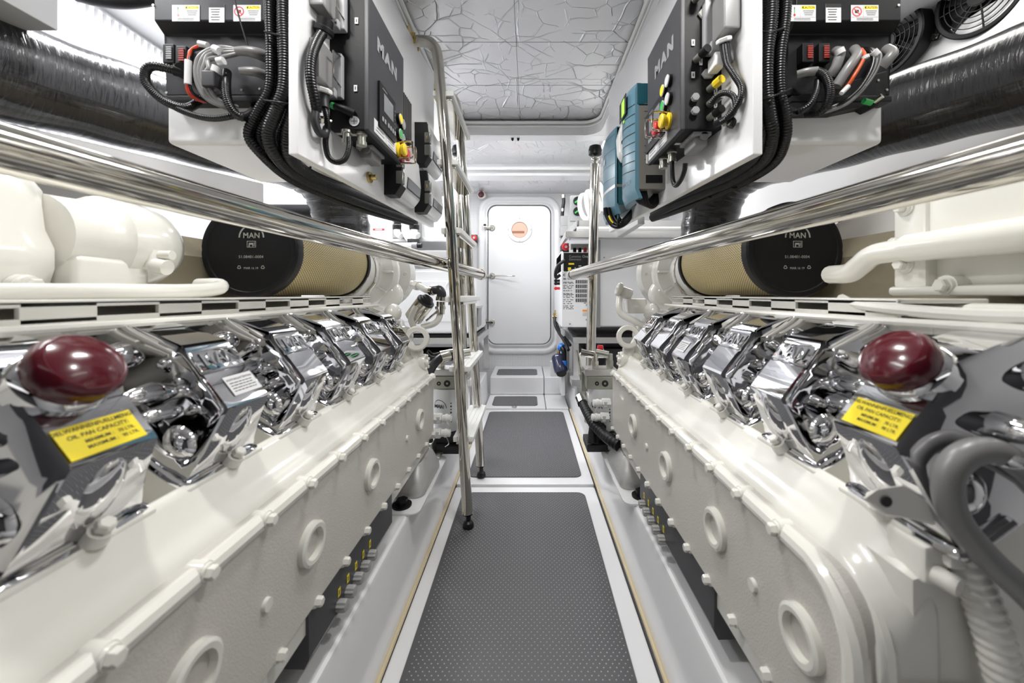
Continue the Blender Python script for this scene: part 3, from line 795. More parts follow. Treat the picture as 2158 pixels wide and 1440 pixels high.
t = M().use('darkgrey'); t.tube([P(1990,1200,.40),P(2010,1290,.39),P(2060,1400,.385),P(2110,1520,.38)], .0085, 12)
tag(t.finish('cable'), 'thin grey cable hanging left of the ribbed cream conduit', 'cable')
m = M().use('paint'); c = P(2110,1060,.40); m.box(c.x-.03,c.x+.08,c.y,c.y+.10,c.z-.06,c.z+.04,.012); m.cyl(P(2050,1045,.39),P(2105,1008,.40),.009,n=14); m.cyl(P(2063,1072,.39),P(2058,1070,.38),.012,n=14)
m.finish('sensor_housing', parent=ER)
m = M().use('maroon'); c = P(1950,1476,.37); m.lathe([(.026,-.02),(.028,0),(.026,.008),(.014,.012),(.0001,.0125)], c, (-.2,-.35,1), 28)
tag(m.finish('filler_cap'), 'dark red cap low at the near end of right engine, cut by the frame', 'cap')
m = M().use('paint'); c = P(1950,1500,.37); m.cyl(c+V((.0,0,-.06)), c+V((0,0,.004)), .022, n=20); m.box(CX+.36,CX+.46,.36,.40,.40,.52,.01); m.finish('filler_pipe', parent=ER)

# ================================================================== AIR FILTERS
def air_filter(s, lab):
    cx = -.751 if s < 0 else .714
    y0, y1, r, z = 1.0146, 1.496, .130, 1.02
    ctr = V((cx, y0, z))
    root = thing('air_filter', (cx, y0, z-r), lab, 'air filter', 'pair of engine air filters')
    m = M().use('black')
    n = 96
    def ring(rr, h): return [ctr+V((math.cos(2*PI*k/n)*rr, h, math.sin(2*PI*k/n)*rr)) for k in range(n)]
    def lug(rr, h): return [ctr+V((math.cos(2*PI*k/n)*(rr-(.0014 if (k % 16) < 1 else 0)), h, math.sin(2*PI*k/n)*(rr-(.0014 if (k % 16) < 1 else 0)))) for k in range(n)]
    m.rings([ring(.001,.004), ring(.112,.004), ring(.114,.001), ring(.120,0), lug(.1265,.002), lug(.1305,.007), lug(.1305,.030), lug(.128,.036), ring(.123,.037)])
    cap = m.finish('end_cap', parent=root, angle=30)
    # printing on the cap
    m = M().use('greyprint')
    q = lambda px, py: V((cx+px*y0/F, y0+.0034, z-py*y0/F))
    R, U = V((1,0,0)), V((0,0,1))
    dx = 5
    ro, ri = .0345, .0305; c = q(dx, -26)
    arc = [(math.cos(a)*ro, math.sin(a)*ro) for a in [PI*i/24 for i in range(25)]] + [(math.cos(a)*ri, math.sin(a)*ri) for a in [PI-PI*i/24 for i in range(25)]]
    for i in range(24):
        a, b, d, e = arc[i], arc[i+1], arc[48-i], arc[49-i]
        m.face([m.bm.verts.new(c+V((p[0], 0, p[1]))) for p in (a, b, d, e)])
    m.text('MAN', q(dx,-30), R, U, .0205, 0, bold=.02, wide=.98, spacing=1.05)
    c = q(dx,-12)
    for (w, h, ox, oz) in ((.024,.0015,0,.008),(.024,.0015,0,-.008),(.0015,.017,-.0115,0),(.0015,.017,.0115,0),(.012,.005,-.001,.001),(.003,.006,-.006,-.004),(.003,.006,.004,-.003),(.002,.010,.008,.0)):
        m.plate(c+V((ox,0,oz)), R, U, w, h, .0001)
    m.text('51.08401-0004', q(dx-1,15), R, U, .0105, 0, spacing=1.05)
    m.text('MAR 16 19', q(dx-1,39), R, U, .0085, 0)
    for ox in (-25, 25):
        c = q(dx-1+ox, 37); 
        for k in range(3):
            a0 = PI/2+k*2*PI/3; p0 = c+V((math.cos(a0),0,math.sin(a0)))*.0065; p1 = c+V((math.cos(a0+2*PI/3),0,math.sin(a0+2*PI/3)))*.0065
            d = (p1-p0).normalized(); m.plate((p0+p1)/2, d, d.cross(V((0,1,0))), .008, .0016, .0001)
    m.finish('printing', parent=cap, recalc=False, flat=True)
    m = M().use('filtermesh'); lay = m.bm.loops.layers.uv.new('UVMap'); k = 72
    A = [m.bm.verts.new(ctr+V((math.cos(2*PI*i/k)*.1225,.03,math.sin(2*PI*i/k)*.1225))) for i in range(k)]
    B = [m.bm.verts.new(ctr+V((math.cos(2*PI*i/k)*.1225,y1-y0-.01,math.sin(2*PI*i/k)*.1225))) for i in range(k)]
    per = 2*PI*.1225
    for i in range(k):
        f = m.face([A[i],A[(i+1)%k],B[(i+1)%k],B[i]])
        for lp, w in zip(f.loops, ((i/k*per,0),((i+1)/k*per,0),((i+1)/k*per,.44),(i/k*per,.44))): lp[lay].uv = w
    m.finish('mesh_sleeve', parent=root, label='yellow pleats under silver diamond mesh')
    m = M().use('black'); m.annulus(ctr+V((0,y1-y0-.020,0)), (0,1,0), .119, .1285, .022, 64, .003); m.finish('end_ring', parent=root)
    for a in (200, 250, 300):
        a = math.radians(a if s < 0 else 180-a); d = V((math.cos(a),0,math.sin(a)))
        m = M().use('steel'); t = V((-math.sin(a),0,math.cos(a))); m.obox(ctr+d*.128+V((0,y1-y0+.004,0)), (d,t,V((0,1,0))), (.012,.014,.03), .003); m.finish('clip', parent=root)
air_filter(-1, 'black capped air filter with yellow mesh above the left engine')
air_filter(1, 'black capped air filter with yellow mesh above the right engine')

# ================================================================== BLACK DUCTS
def duct(s, lab):
    def q(x, y, z): return V((CX+s*x, y, z))
    pts = [q(1.30,.30,1.40), q(1.305,.62,1.43), q(1.265,.93,1.45), q(1.130,1.20,1.455), q(.985,1.47,1.455), q(.915,1.60,1.445), q(.868,1.69,1.385), q(.850,1.735,1.29), q(.845,1.75,1.19), q(.845,1.75,1.125)]
    m = M().use('duct'); random.seed(3)
    m.tube(pts, .120, 40, per=10, uv=True, radii=lambda t: 1+.018*math.sin(t*90)+.01*math.sin(t*37))
    return tag(m.finish('exhaust_duct', angle=60), lab, 'duct', 'black wrapped ducts')
duct(-1, 'fat black foil wrapped duct bending down behind the left air filter')
duct(1, 'fat black foil wrapped duct bending down behind the right air filter')
# ================================================================== HANDRAILS, STANCHIONS, LADDER
def rail(s, lab, slab):
    e = V((-.25 if s < 0 else .225, 2.0, 1.004)); a = V((-.535 if s < 0 else .535, .34, 1.047))
    a = e+(a-e)*1.35
    root = thing('handrail', e+V((0,0,-.03)), lab, 'handrail', 'pair of polished handrails')
    m = M().use('steel'); d = (e-a).normalized()
    m.lathe([(.0245,0),(.0255,.001),(.0255,(e-a).length-.03)], a, d, 40); m.finish('tube', parent=root)
    m = M().use('steel'); m.lathe([(.0255,-.032),(.0285,-.031),(.0285,-.004),(.026,0),(.018,.006),(.0001,.008)], e, d, 32)
    m.finish('end_clamp', parent=root)
    # stanchion
    xt, xb = (-.372, -.345) if s < 0 else (.348, .318)
    top, bot = V((xt, 2.0, 1.585)), V((xb, 2.0, .226))
    st = thing('stanchion', bot, slab, 'post', 'pair of polished stanchions')
    m = M().use('steel'); m.cyl(bot, top, .0255, n=36, bev=.002); m.finish('post', parent=st)
    m = M().use('steel'); m.cyl(top, top+V((0,0,.045)), .010, n=16); m.lathe([(.012,.02),(.021,.022),(.021,.030),(.012,.032)], top, (0,0,1), 20)
    m.cyl(e+V((0,0.003,-.004)), V((xb+(xt-xb)*.55, 2.0, e.z-.004)), .012, n=16); m.finish('bracket', parent=st)
    m = M().use('blackgloss'); m.lathe([(.022,.045),(.034,.052),(.036,.075),(.030,.095),(.024,.098)], top, (0,0,1), 24); m.finish('top_pad', parent=st)
rail(-1, 'polished steel handrail running above the left engine', 'polished steel post behind the ladder at left')
rail(1, 'polished steel handrail running above the right engine', 'polished steel post at the far end of the right handrail')

YN, YF = 1.462, 1.855
root = thing('ladder', (-.23, (YN+YF)/2, 0), 'inclined polished steel ladder with white treads, left of the walkway', 'ladder')
def rail_pts(Y, z0):
    return [V((-.462, Y, 1.872)), V((-.420, Y, 1.877)), V((-.385, Y, 1.872)), V((-.362, Y, 1.850)), V((-.352, Y, 1.815)), V((-.3475, Y, 1.77)), V((-.334,Y,1.62)), V((-.315, Y, 1.40)), V((-.237, Y, z0+.055))]
for Y, z0 in ((YN, 0.004), (YF, .011)):
    p = rail_pts(Y, z0)
    fine = smooth_path(p[:7], 8)+[p[7], p[8]]
    m = M().use('steel'); m.tube(fine, .0205, 32, smooth=False); m.finish('side_rail', parent=root)
    m = M().use('blackgloss'); f = V((-.234, Y, z0)); m.lathe([(.021,0),(.022,.006),(.018,.020),(.010,.026),(.009,.058)], f, (0,0,1), 24); m.finish('rubber_foot', parent=root)
    m = M().use('steel'); m.lathe([(.021,.0),(.014,.004)], V((-.2365,Y,z0+.052)), (0,0,-1), 24); m.finish('rail_end', parent=root)
    m = M().use('brass'); m.box(-.4635, -.457, Y-.026, Y+.026, 1.85, 1.93, .002); m.box(-.459,-.430,Y-.026,Y-.019,1.852,1.894,.003); m.box(-.459,-.430,Y+.019,Y+.026,1.852,1.894,.003); m.cyl(V((-.444,Y-.034,1.875)),V((-.444,Y+.034,1.875)),.008,n=12); m.finish('hatch_bracket', parent=root)
def lean(z): return -.237-(z-.06)*(.315-.237)/(1.40-.06)
for z in (.34, .61, .88, 1.145, 1.41, 1.675):
    x = lean(z)
    tr = M().use('white'); tr.box(x-.040, x+.040, YN+.0, YF+.03, z-.009, z+.012, .003)
    for dx in (-.022, -.003, .016): tr.box(x+dx, x+dx+.008, YN+.003, YF+.027, z+.012, z+.0145)
    o = tr.finish('tread', parent=root)
    m = M().use('steel'); m.box(x-.030, x+.030, YN+.01, YF+.0, z-.022, z-.009, .003)
    m.finish('tread_bracket', parent=o)

# ================================================================== EQUIPMENT PANELS
SL = (.487-.420)/.88; SR = (.472-.380)/1.01
def pxL(Y): return -.487+SL*(Y-.8)
def pxR(Y): return .472-SR*(Y-.8)
def panel(s, lab):
    f = pxL if s < 0 else pxR; y1 = 1.68 if s < 0 else 1.81
    m = M().use('gel'); t = -.022 if s < 0 else .022
    pl = [V((f(.8),.8,1.196)), V((f(y1),y1,1.196)), V((f(y1),y1,ZC)), V((f(.8),.8,ZC))]
    m.prism(pl, (t, abs(t)*.08, 0), .003)
    return tag(m.finish('equipment_panel'), lab, 'panel', 'pair of white equipment panels')  # equipment panel hung over the engine, not a partition
panel(-1, 'white hanging equipment panel above the left engine')
panel(1, 'white hanging equipment panel above the right engine')

# white boxes with the engine control units on their front
def bracket(s, lab):
    x0, x1 = (-.862, -.545) if s < 0 else (.535, .842)
    m = M().use('gel'); m.box(x0, x1, .90, 1.22, 1.258, ZC, .012, 3)
    return tag(m.finish('equipment_box'), lab, 'box', 'pair of white boxes behind the control units')
bracket(-1, 'glossy white box carrying the control unit behind left panel')
bracket(1, 'glossy white box carrying the control unit behind right panel')

def sticker(m, c, w, h, kind):
    R, U = V((1,0,0)), V((0,0,1))
    m.use('label'); m.plate(c, R, U, w, h, .0006, 0)
    if kind == 'spec':
        m.use('ink'); m.plate(c+U*h*.40, R, U, w, h*.20, .0001, .0007)
        for k in range(5): m.plate(c+U*(h*.20-h*.14*k)-R*w*.08, R, U, w*(.62-.07*(k % 3)), h*.045, .0001, .0007)
        return
    m.use('ylabel' if True else ''); m.plate(c+R*w*.22+U*h*.34, R, U, w*.50, h*.22, .0001, .0007)
    m.use('ink'); m.text('CAUTION', c+R*w*.245+U*h*.34, R, U, h*.19, 0, bold=.02, off=.0009, wide=.85)
    m.plate(c+R*w*.02+U*h*.34, R, U, w*.04, h*.12, .0001, .0009)
    for k in range(3): m.plate(c+R*w*.23+U*(h*.13-h*.12*k), R, U, w*(.40-.05*k), h*.035, .0001, .0007)
    for k in range(2): m.plate(c-U*(h*.34+h*.08*k), R, U, w*.6, h*.03, .0001, .0007)
    m.plate(c-R*w*.06+U*h*.1, R, U, w*.004, h*.7, .0001, .0007); m.plate(c-U*h*.25, R, U, w*.98, h*.01, .0001, .0007)
    if kind == 'temp':
        m.plate(c-R*w*.28+U*h*.30, R, U, w*.03, h*.14, .0001, .0008); m.use('green'); m.plate(c-R*w*.28+U*h*.10, R, U, w*.03, h*.28, .0001, .0008)
        m.use('red'); q = c-R*w*.28-U*h*.12; m.cyl(q+V((0,-.0006,0)), q+V((0,-.0011,0)), h*.07, n=16)
    else:
        m.use('red'); q = c-R*w*.29+U*h*.10; m.annulus(q+V((0,-.0006,0)), (0,-1,0), h*.24, h*.31, .0003, 24); d = (R-U*1).normalized(); m.plate(q, d, V((0,1,0)).cross(d)*-1, h*.5, h*.06, .0001, .001)
        m.use('ink'); m.plate(q, R, U, h*.24, h*.20, .0001, .0007)

def control_unit(s, lab):
    Y = .90
    x0, x1 = ((P(338,0,.86).x, P(566,0,.86).x) if s < 0 else (P(1668,0,.86).x, P(1886,0,.86).x))
    z = lambda py: P(0, py, .87).z
    root = thing('control_unit', ((x0+x1)/2, .90, z(208)), lab, 'control unit', 'pair of dark engine control units')
    K = 'unit' if s < 0 else 'blackpowder'
    m = M().use(K); m.prism([V((x0, y, q)) for y, q in ((.899,z(-60)),(.845,z(-60)),(.845,z(60)),(.872,z(72)),(.872,z(200)),(.899,z(206)))], (x1-x0,0,0), .003)
    m.finish('casing', parent=root)
    m = M().use('black'); m.box(x0+.004, x1-.0, .866, .899, z(216), z(203), .002); m.finish('lower_flange', parent=root)
    xs = [392, 457, 521] if s < 0 else [1690, 1756, 1822]
    for k, (px, kd) in enumerate(zip(xs, ('temp','spec','stop'))):
        m = M(); c = P(px, 28, .8445); sticker(m, c, .061 if kd != 'spec' else .034, .036 if kd != 'spec' else .041, kd)
        m.finish('warning_label' if kd != 'spec' else 'spec_label', parent=root, recalc=False, flat=True)
    for px, py in (((345,28),(352,196),(510,190),(548,188)) if s < 0 else ((1872,28),(1868,190),(1850,170))):
        m = M().use('zinc'); c = P(px, py, .868); 
        if py < 60: c.y = .845
        m.cyl(c, c+V((0,-.002,0)), .0028, n=12); m.finish('screw', parent=root)
    socks = [(362,118),(388,122)] if s < 0 else [(1696,116),(1730,116)]
    for k, (px, py) in enumerate(socks):
        c = P(px, py, .862); m = M().use('black'); m.box(c.x-.012,c.x+.014,.852,.873,c.z-.022,c.z+.022,.003)
        m.use('sockred' if (s > 0 or k == 1) else 'grey'); m.box(c.x-.001,c.x+.009,.8505,.853,c.z-.014,c.z+.014)
        for q in range(6): m.box(c.x-.002,c.x+.010,.8495,.851,c.z-.0125+.005*q-.0012,c.z-.0125+.005*q+.0012)
        m.finish('socket', parent=root)
    if s < 0:
        m = M().use('greycable')
        for pts, r in (([P(556,118,.86),P(540,112,.84),P(520,108,.83),P(497,108,.825)], .0105), ([P(556,158,.86),P(540,152,.84),P(522,150,.83),P(505,150,.825)], .009)):
            m.tube(pts, r, 14, radii=lambda t: 1.25-.45*t)
        m.finish('grey_boot', parent=root)
    else:
        m = M().use('greycable')
        for pts, r in (([P(1762,108,.86),P(1770,112,.83),P(1762,140,.83),P(1750,160,.84)], .010), ([P(1800,104,.86),P(1806,116,.83),P(1790,140,.82),P(1762,182,.83)], .010), ([P(1680,158,.85),P(1700,152,.84),P(1722,150,.835)], .009), ([P(1868,104,.86),P(1880,112,.84),P(1872,125,.84),P(1858,140,.85)], .011)):
            m.tube(pts, r, 14)
        m.finish('grey_boot', parent=root)
        m = M().use('black'); m.prism([V((P(px,0,.87).x, .868, P(0,py,.87).z)) for px, py in ((1668,206),(1868,150),(1870,196),(1858,205),(1848,225),(1832,232),(1822,222),(1760,238),(1668,240))], (0,.028,0), .002); m.finish('cable_tray', parent=root)
        m = M().use('steel'); c = P(1842,214,.866); m.cyl(c, c+V((.006,-.014,.006)), .006, n=12); m.finish('earth_bolt', parent=root)
        m = M().use('green'); m.cyl(P(1820,213,.855), P(1836,217,.857), .006, n=12); m.finish('earth_sleeve', parent=root)
    return root
control_unit(-1, 'dark grey engine control unit with warning labels at upper left')
control_unit(1, 'dark engine control unit with two red sockets at upper right')

# looms on the control units
def cab(pts, r, key, name, lab, cat='cable', group=None, corr=0, pitch=.004, n=12):
    m = M().use(key); m.tube([P(*p) for p in pts], r, n, per=10, corr=corr, pitch=pitch)
    return tag(m.finish(name, angle=60), lab, cat, group)
g = 'cables on the left control unit'
cab([(400,160,.87),(380,152,.84),(345,143,.82),(318,140,.81),(306,155,.81),(312,180,.815),(345,212,.82),(385,228,.83),(408,222,.85),(420,212,.87)], .0085, 'blackgloss', 'conduit', 'black conduit looping out left of the left control unit', 'conduit', g, .0007)
cab([(345,212,.825),(380,232,.825),(420,246,.825),(455,250,.825),(490,245,.83),(520,242,.85),(545,240,.89)], .0062, 'blackgloss', 'conduit', 'thin black conduit sweeping under the left control unit', 'conduit', g, .0006)
cab([(478,152,.85),(476,180,.82),(480,212,.815),(494,238,.82),(512,247,.83),(530,238,.86),(538,228,.895)], .0085, 'blackgloss', 'conduit', 'black conduit dropping in front of the left control unit', 'conduit', g, .0007)
for k, (dx, dy, nm) in enumerate(((0,0,'outermost'),(7,5,'second'),(14,11,'third'),(22,20,'innermost'))):
    cab([(505,106+dy*.3,.835),(470,100+dy,.82),(440,106+dy,.815),(418+dx,124+dy,.812),(413+dx,155,.812),(420+dx,185,.815),(436+dx*.8,208-dy*.2,.82),(470,225-dy*.4,.83),(500,236-dy*.5,.86)], .0048, 'greycable', 'cable', '%s of the grey cables looping before the left control unit' % nm, 'cable', g)
for k, (c, nm, o) in enumerate((('orange','orange',0),('red','dark red',4),('blackgloss','thin black',8))):
    cab([(440-o,92+o,.835),(418-o,97+o,.83),(402-o*.4,108+o*.3,.828),(396+o*.5,135,.826),(394+o*.6,170,.826),(396+o,192,.828),(406+o*1.5,205,.84),(430+o,215,.86)], .0032, c, 'wire', '%s wire down the left control unit' % nm, 'wire', g)
def sleeve(a, b, r, lab, g):
    m = M().use('label'); m.cyl(P(*a), P(*b), r, n=14); tag(m.finish('cable_marker'), lab, 'cable marker', g)
g2 = 'white cable markers on the left loom'
sleeve((397,128,.824),(396,178,.824),.0066,'long upright white marker sleeve on the left control unit loom',g2)
sleeve((452,103,.815),(464,109,.813),.0085,'white marker around the top of the grey left cables',g2)
sleeve((459,130,.812),(472,128,.812),.0078,'white marker across the middle of the grey left cables',g2)
sleeve((456,140,.812),(452,152,.812),.0075,'white marker above the dark block on the left loom',g2)
sleeve((420,92,.826),(438,96,.826),.0065,'white marker at the top end of the red left wires',g2)
m = M().use('darkgrey'); c = P(447,170,.815); m.box(c.x-.014,c.x+.014,c.y-.012,c.y+.012,c.z-.018,c.z+.016,.003); tag(m.finish('ferrite_block'), 'dark square block clipped on the left grey cables', 'cable clip')
m = M().use('black'); m.cyl(P(400,156,.845),P(365,146,.828),.0125,n=14); m.cyl(P(398,152,.86),P(388,150,.83),.017,n=16); tag(m.finish('plug'), 'black round plug on the left control unit', 'plug')
cab([(492,-10,.83),(505,40,.835),(523,100,.84)], .0016, 'black', 'cable_tie', 'long thin black tie crossing the left control unit', 'cable tie')
g = 'cables on the right control unit'
for k, (dx, dy, c, nm) in enumerate(((0,0,'greycable','light grey'),(8,6,'blackgloss','black inner'),(16,14,'greycable','second grey'),(-12,-4,'blackgloss','black outer'))):
    cab([(1822+dx*.3,104+dy*.2,.86),(1840+dx*.6,108+dy*.3,.83),(1846+dx*.4,125,.822),(1836+dx*.3,155,.82),(1812+dx*.2,190,.82),(1780+dx*.1,216+dy*.2,.825),(1740,232+dy*.2,.84),(1712,238,.86)], .0048, c, 'cable', '%s cable sweeping down the right control unit' % nm, 'cable', g)
cab([(1815,104,.83),(1822,118,.818),(1812,140,.815),(1800,160,.815),(1790,176,.82),(1775,192,.83)], .0036, 'orange', 'wire', 'orange wire strands on the right control unit', 'wire', g)
g2 = 'white cable markers on the right loom'
sleeve((1822,118,.816),(1824,124,.816),.0075,'white marker at the top of the orange right wire',g2)
sleeve((1840,108,.82),(1848,116,.82),.0075,'white marker on the outer right control unit cables',g2)
sleeve((1773,197,.812),(1788,182,.812),.0045,'cream marker at the lower end of the orange right wire',g2)
sleeve((1768,104,.822),(1772,114,.822),.009,'white marker on the first grey boot of right control unit',g2)
cab([(1722,150,.835),(1738,160,.825),(1748,185,.82),(1745,215,.825),(1728,236,.84),(1700,240,.87)], .0085, 'blackgloss', 'conduit', 'black conduit looping before the right control unit', 'conduit', g, .0007)
cab([(1724,168,.84),(1720,195,.825),(1706,222,.825),(1682,236,.84),(1668,232,.87)], .0065, 'blackgloss', 'conduit', 'thinner black conduit left of the loop on right control unit', 'conduit', g, .0006)
# ================================================================== CONTROL CABINETS ON THE PANELS
def control_cabinet(s, lab):
    y0, y1 = .91, 1.158; z0, z1 = 1.296, 1.62
    xf = -.383 if s < 0 else .3615
    f = pxL if s < 0 else pxR
    xb0, xb1 = f(y0), f(y1)
    R = V((0,1,0)) if s < 0 else V((0,-1,0)); U = V((0,0,1)); N = R.cross(U)
    root = thing('control_cabinet', (xf, (y0+y1)/2, z0), lab, 'control cabinet', 'pair of engine control cabinets')
    m = M().use('blackpowder'); d = s*.006
    m.prism([V((xf+d,y0,z0)), V((xf+d,y1,z0)), V((xb1,y1,z0)), V((xb0,y0,z0))], (0,0,z1-z0), .002); m.finish('cabinet_body', parent=root)
    m = M().use('greypowder'); m.box(min(xf,xf+d*2.2), max(xf,xf+d*2.2), y0-.002, y1+.002, z0-.002, z1+.002, .003); m.finish('cabinet_front', parent=root)
    yc = lambda t: (y0+(y1-y0)*t) if s < 0 else (y1-(y1-y0)*t)      # t: left to right as read
    c = lambda t, z: V((xf, yc(t), z))
    # name on the front
    tm = .47 if s < 0 else .56
    m = M().use('silverink'); m.text('MAN', c(tm, 1.532), R, U, .046, .0004, bold=.055, wide=1.25, spacing=1.25, off=.0005); m.finish('lettering', parent=root, recalc=False, flat=True)
    # display module
    if s < 0: ta, tb = .20, .66
    else: ta, tb = .0, .62
    wd = (tb-ta)*(y1-y0); tc = (ta+tb)/2
    m = M().use('black'); m.plate(c(tc, 1.385), R, U, wd, .115, .006, 0, .002); dm = m.finish('display_module', parent=root)
    m = M().use('lcd'); m.plate(c(tc+.01, 1.400), R, U, wd*.58, .046, .0008, .006); m.finish('screen', parent=dm)
    m = M().use('grey')
    for k in range(6): m.plate(c(tc-.16+.065*k+(.03 if k > 1 else 0), 1.352), R, U, .0095, .012, .002, .006, .0008)
    m.finish('keys', parent=dm)
    m = M().use('silverink')
    for k in range(5): m.plate(c(tb-.03, 1.415-.012*k), R, U, .004, .004, .0001, .0065)
    m.plate(c(tc-.10,1.432), R, U, .03, .003, .0001, .0065); m.finish('module_print', parent=dm, recalc=False, flat=True)
    m = M().use('label'); tl = .42 if s < 0 else .36; cc = c(tl, 1.320); m.plate(cc, R, U, .155, .034, .0005, .0003)
    m.use('ink'); m.plate(cc, R, U, .0008, .034, .0001, .0009)
    for k in range(3):
        m.plate(cc-R*.04+U*(.008-.008*k), R, U, (.02,.045,.055)[k], .002, .0001, .0009); m.plate(cc+R*.035+U*(.009-.006*k), R, U, (.03,.05,.045)[k], .0014, .0001, .0009); m.plate(cc+R*.035+U*(.009-.006*3.6), R, U, .04, .0014, .0001, .0009)
    m.finish('rating_label', parent=root, recalc=False, flat=True)
    # push buttons
    bt = ((.79,1.412,'ylabel'),(.89,1.407,'grey'),(.79,1.368,'green'),(.89,1.363,'grey')) if s < 0 else ((.62,1.440,'ylabel'),(.76,1.446,'silver'),(.62,1.398,'green'),(.76,1.400,'silver'))
    for t, z, k in bt:
        m = M().use('black'); q = c(t, z); m.lathe([(.0155,0),(.0155,.008),(.014,.0095)], q, N, 24); m.use('silver'); m.annulus(q+N*.0085, N, .0125, .0145, .002, 24); m.use(k); m.cyl(q+N*.009, q+N*.0115, .0125, n=24); m.finish('push_button', parent=root)
    # guarded stop buttons
    sb = ((.80,1.323,'yellow'),(.915,1.318,'red')) if s < 0 else ((.72,1.348,'yellow'),(.50,1.352,'red'))
    for t, z, k in sb:
        q = c(t, z); m = M().use(k); m.lathe([(.020,0),(.020,.005),(.012,.007),(.012,.012),(.017,.014),(.018,.021),(.015,.024)], q, N, 28); sbp = m.finish('stop_button', parent=root)
        m = M().use('steel'); h = .043
        for o in (0,):
            m.tube([q+U*.024, q+U*.024+N*(h-.008), q+U*.018+N*h, q-U*.018+N*h, q-U*.024+N*(h-.008), q-U*.024], .0028, 10, per=6)
        m.cyl(q+U*.024, q+U*.024+N*.004, .005, n=10); m.cyl(q-U*.024, q-U*.024+N*.004, .005, n=10); m.finish('button_guard', parent=root)
    # near side: plugs, tags
    ys = y0-.001
    ps = lambda px, py: P(px, py, y0)
    def tagp(px, py, w=.008, h=.015):
        m = M().use('label'); q = ps(px, py); m.plate(V((q.x, ys-.001, q.z)), (1,0,0), U, w, h, .0005, 0); m.use('ink'); m.plate(V((q.x, ys-.0016, q.z)), (1,0,0), U, w*.3, h*.5, .0001, 0); m.finish('tag', parent=root, recalc=False, flat=True)
    def heavy_plug(px, py, w, h, key, cap):
        q = V((P(px, py, y0).x, y0, P(px, py, y0).z)); m = M().use('grey'); m.box(q.x-w*.5, q.x+w*.5, y0-.018, y0, q.z-h*.62, q.z+h*.55, .004)
        m.use('greycable'); sx = s
        m.box(q.x-w*.42+sx*.012, q.x+w*.34+sx*.012, y0-.075, y0-.016, q.z-h*.45, q.z+h*.55, .006)
        m.use('grey'); m.box(q.x-w*.3, q.x+w*.3, y0-.03, y0-.01, q.z-h*.66, q.z-h*.4, .005); o = m.finish('heavy_connector', parent=root)
        m = M().use('steel'); m.cyl(V((q.x+w*.2,y0-.020,q.z-h*.54)), V((q.x+w*.2,y0-.03,q.z-h*.54)), .003, n=10)
        m.tube([V((q.x+w*.45,y0-.015,q.z+h*.45)), V((q.x+w*.40,y0-.045,q.z+h*.40)), V((q.x+w*.40,y0-.045,q.z-h*.25)), V((q.x+w*.45,y0-.015,q.z-h*.35))], .002, 8, smooth=False); m.finish('latch', parent=o)
        return q
    if s < 0:
        q1 = heavy_plug(712, 26, .050, .085, 'grey', 0); q2 = heavy_plug(705, 164, .050, .090, 'grey', 0)
        m = M().use('ylabel'); a = ps(710, 32); m.plate(V((a.x, y0-.0765, a.z)), (1,0,0), U, .006, .016, .0005, 0); m.finish('tag', parent=root)
        tagp(752, 45); tagp(750, 187)
        m = M().use('label'); a = ps(747, 256); m.cyl(V((a.x,ys,a.z)), V((a.x,ys-.001,a.z)), .012, n=24); m.use('ink'); m.plate(V((a.x,ys-.0012,a.z)), (1,0,0), U, .015, .0012, .0001); m.plate(V((a.x,ys-.0012,a.z)), (1,0,0), U, .0012, .015, .0001); m.finish('earth_sign', parent=root)
        m = M().use('black'); m.tube([ps(700,224)+V((0,-.012,0)), ps(716,232)+V((0,-.016,0)), ps(732,237)+V((0,-.014,0)), ps(748,243)+V((0,-.006,0))], .0085, 12, radii=lambda t: .75+.5*t); m.use('green'); m.cyl(ps(707,229)+V((0,-.015,.0)), ps(713,231.5)+V((0,-.016,0)), .0078, n=14); m.finish('earth_boot', parent=root)
        m = M().use('steel'); m.cyl(P(672,252,.86), P(698,256,.88), .0035, n=10); m.cyl(P(674,252.5,.86), P(681,253.5,.865), .009, n=6); m.finish('stud', parent=root)
    else:
        q2 = heavy_plug(1500, 62, .050, .110, 'grey', 0)
        for px, py in ((1484,31),(1491,158)):
            m = M().use('greyprint' if py < 100 else 'grey'); a = ps(px,py); m.prism([V((a.x+u*.016, ys, a.z+v*.012)) for u, v in ((-1,0),(-.5,.9),(.5,.9),(1,0),(.5,-.9),(-.5,-.9))], (0,-.006,0), .001)
            if py > 100: m.use('white'); m.box(a.x-.004,a.x+.020,ys-.045,ys-.006,a.z-.004,a.z+.028,.004)
            m.finish('flange_socket', parent=root)
        for px, py, k in ((1466,128,'black'),(1494,190,'yellow'),(1494,221,'zinc'),(1494,250,'black'),(1463,2,'zinc'),(1494,0,'yellow')):
            m = M().use('zinc'); a = ps(px,py); d = V((.25,-1,.10)).normalized(); m.cyl(V((a.x,ys,a.z)), V((a.x,ys,a.z))+d*.022, .0085, n=16); m.use(k); m.cyl(V((a.x,ys,a.z))+d*.02, V((a.x,ys,a.z))+d*.042, .0098, n=8 if k == 'yellow' else 16); m.finish('round_socket', parent=root)
        for px, py in ((1463,208),(1463,236)):
            m = M().use('grey'); a = ps(px,py); m.prism([V((a.x+math.cos(k*PI/12)*.0085*(1+.10*math.cos(6*k*PI/12)), ys, a.z+math.sin(k*PI/12)*.0085*(1+.10*math.cos(6*k*PI/12)))) for k in range(24)], (0,-.010,0), .001); m.finish('knob', parent=root)
        for px, py in ((1460,91),(1460,159),(1476,132),(1507,193),(1507,222),(1507,250)): tagp(px, py)
        m = M().use('label'); a = ps(1439,60); m.prism([V((a.x+u, ys, a.z+v)) for u, v in ((-.003,.012),(.001,.004),(.004,-.012),(-.002,-.002))], (0,-.0006,0)); m.finish('torn_label', parent=root)
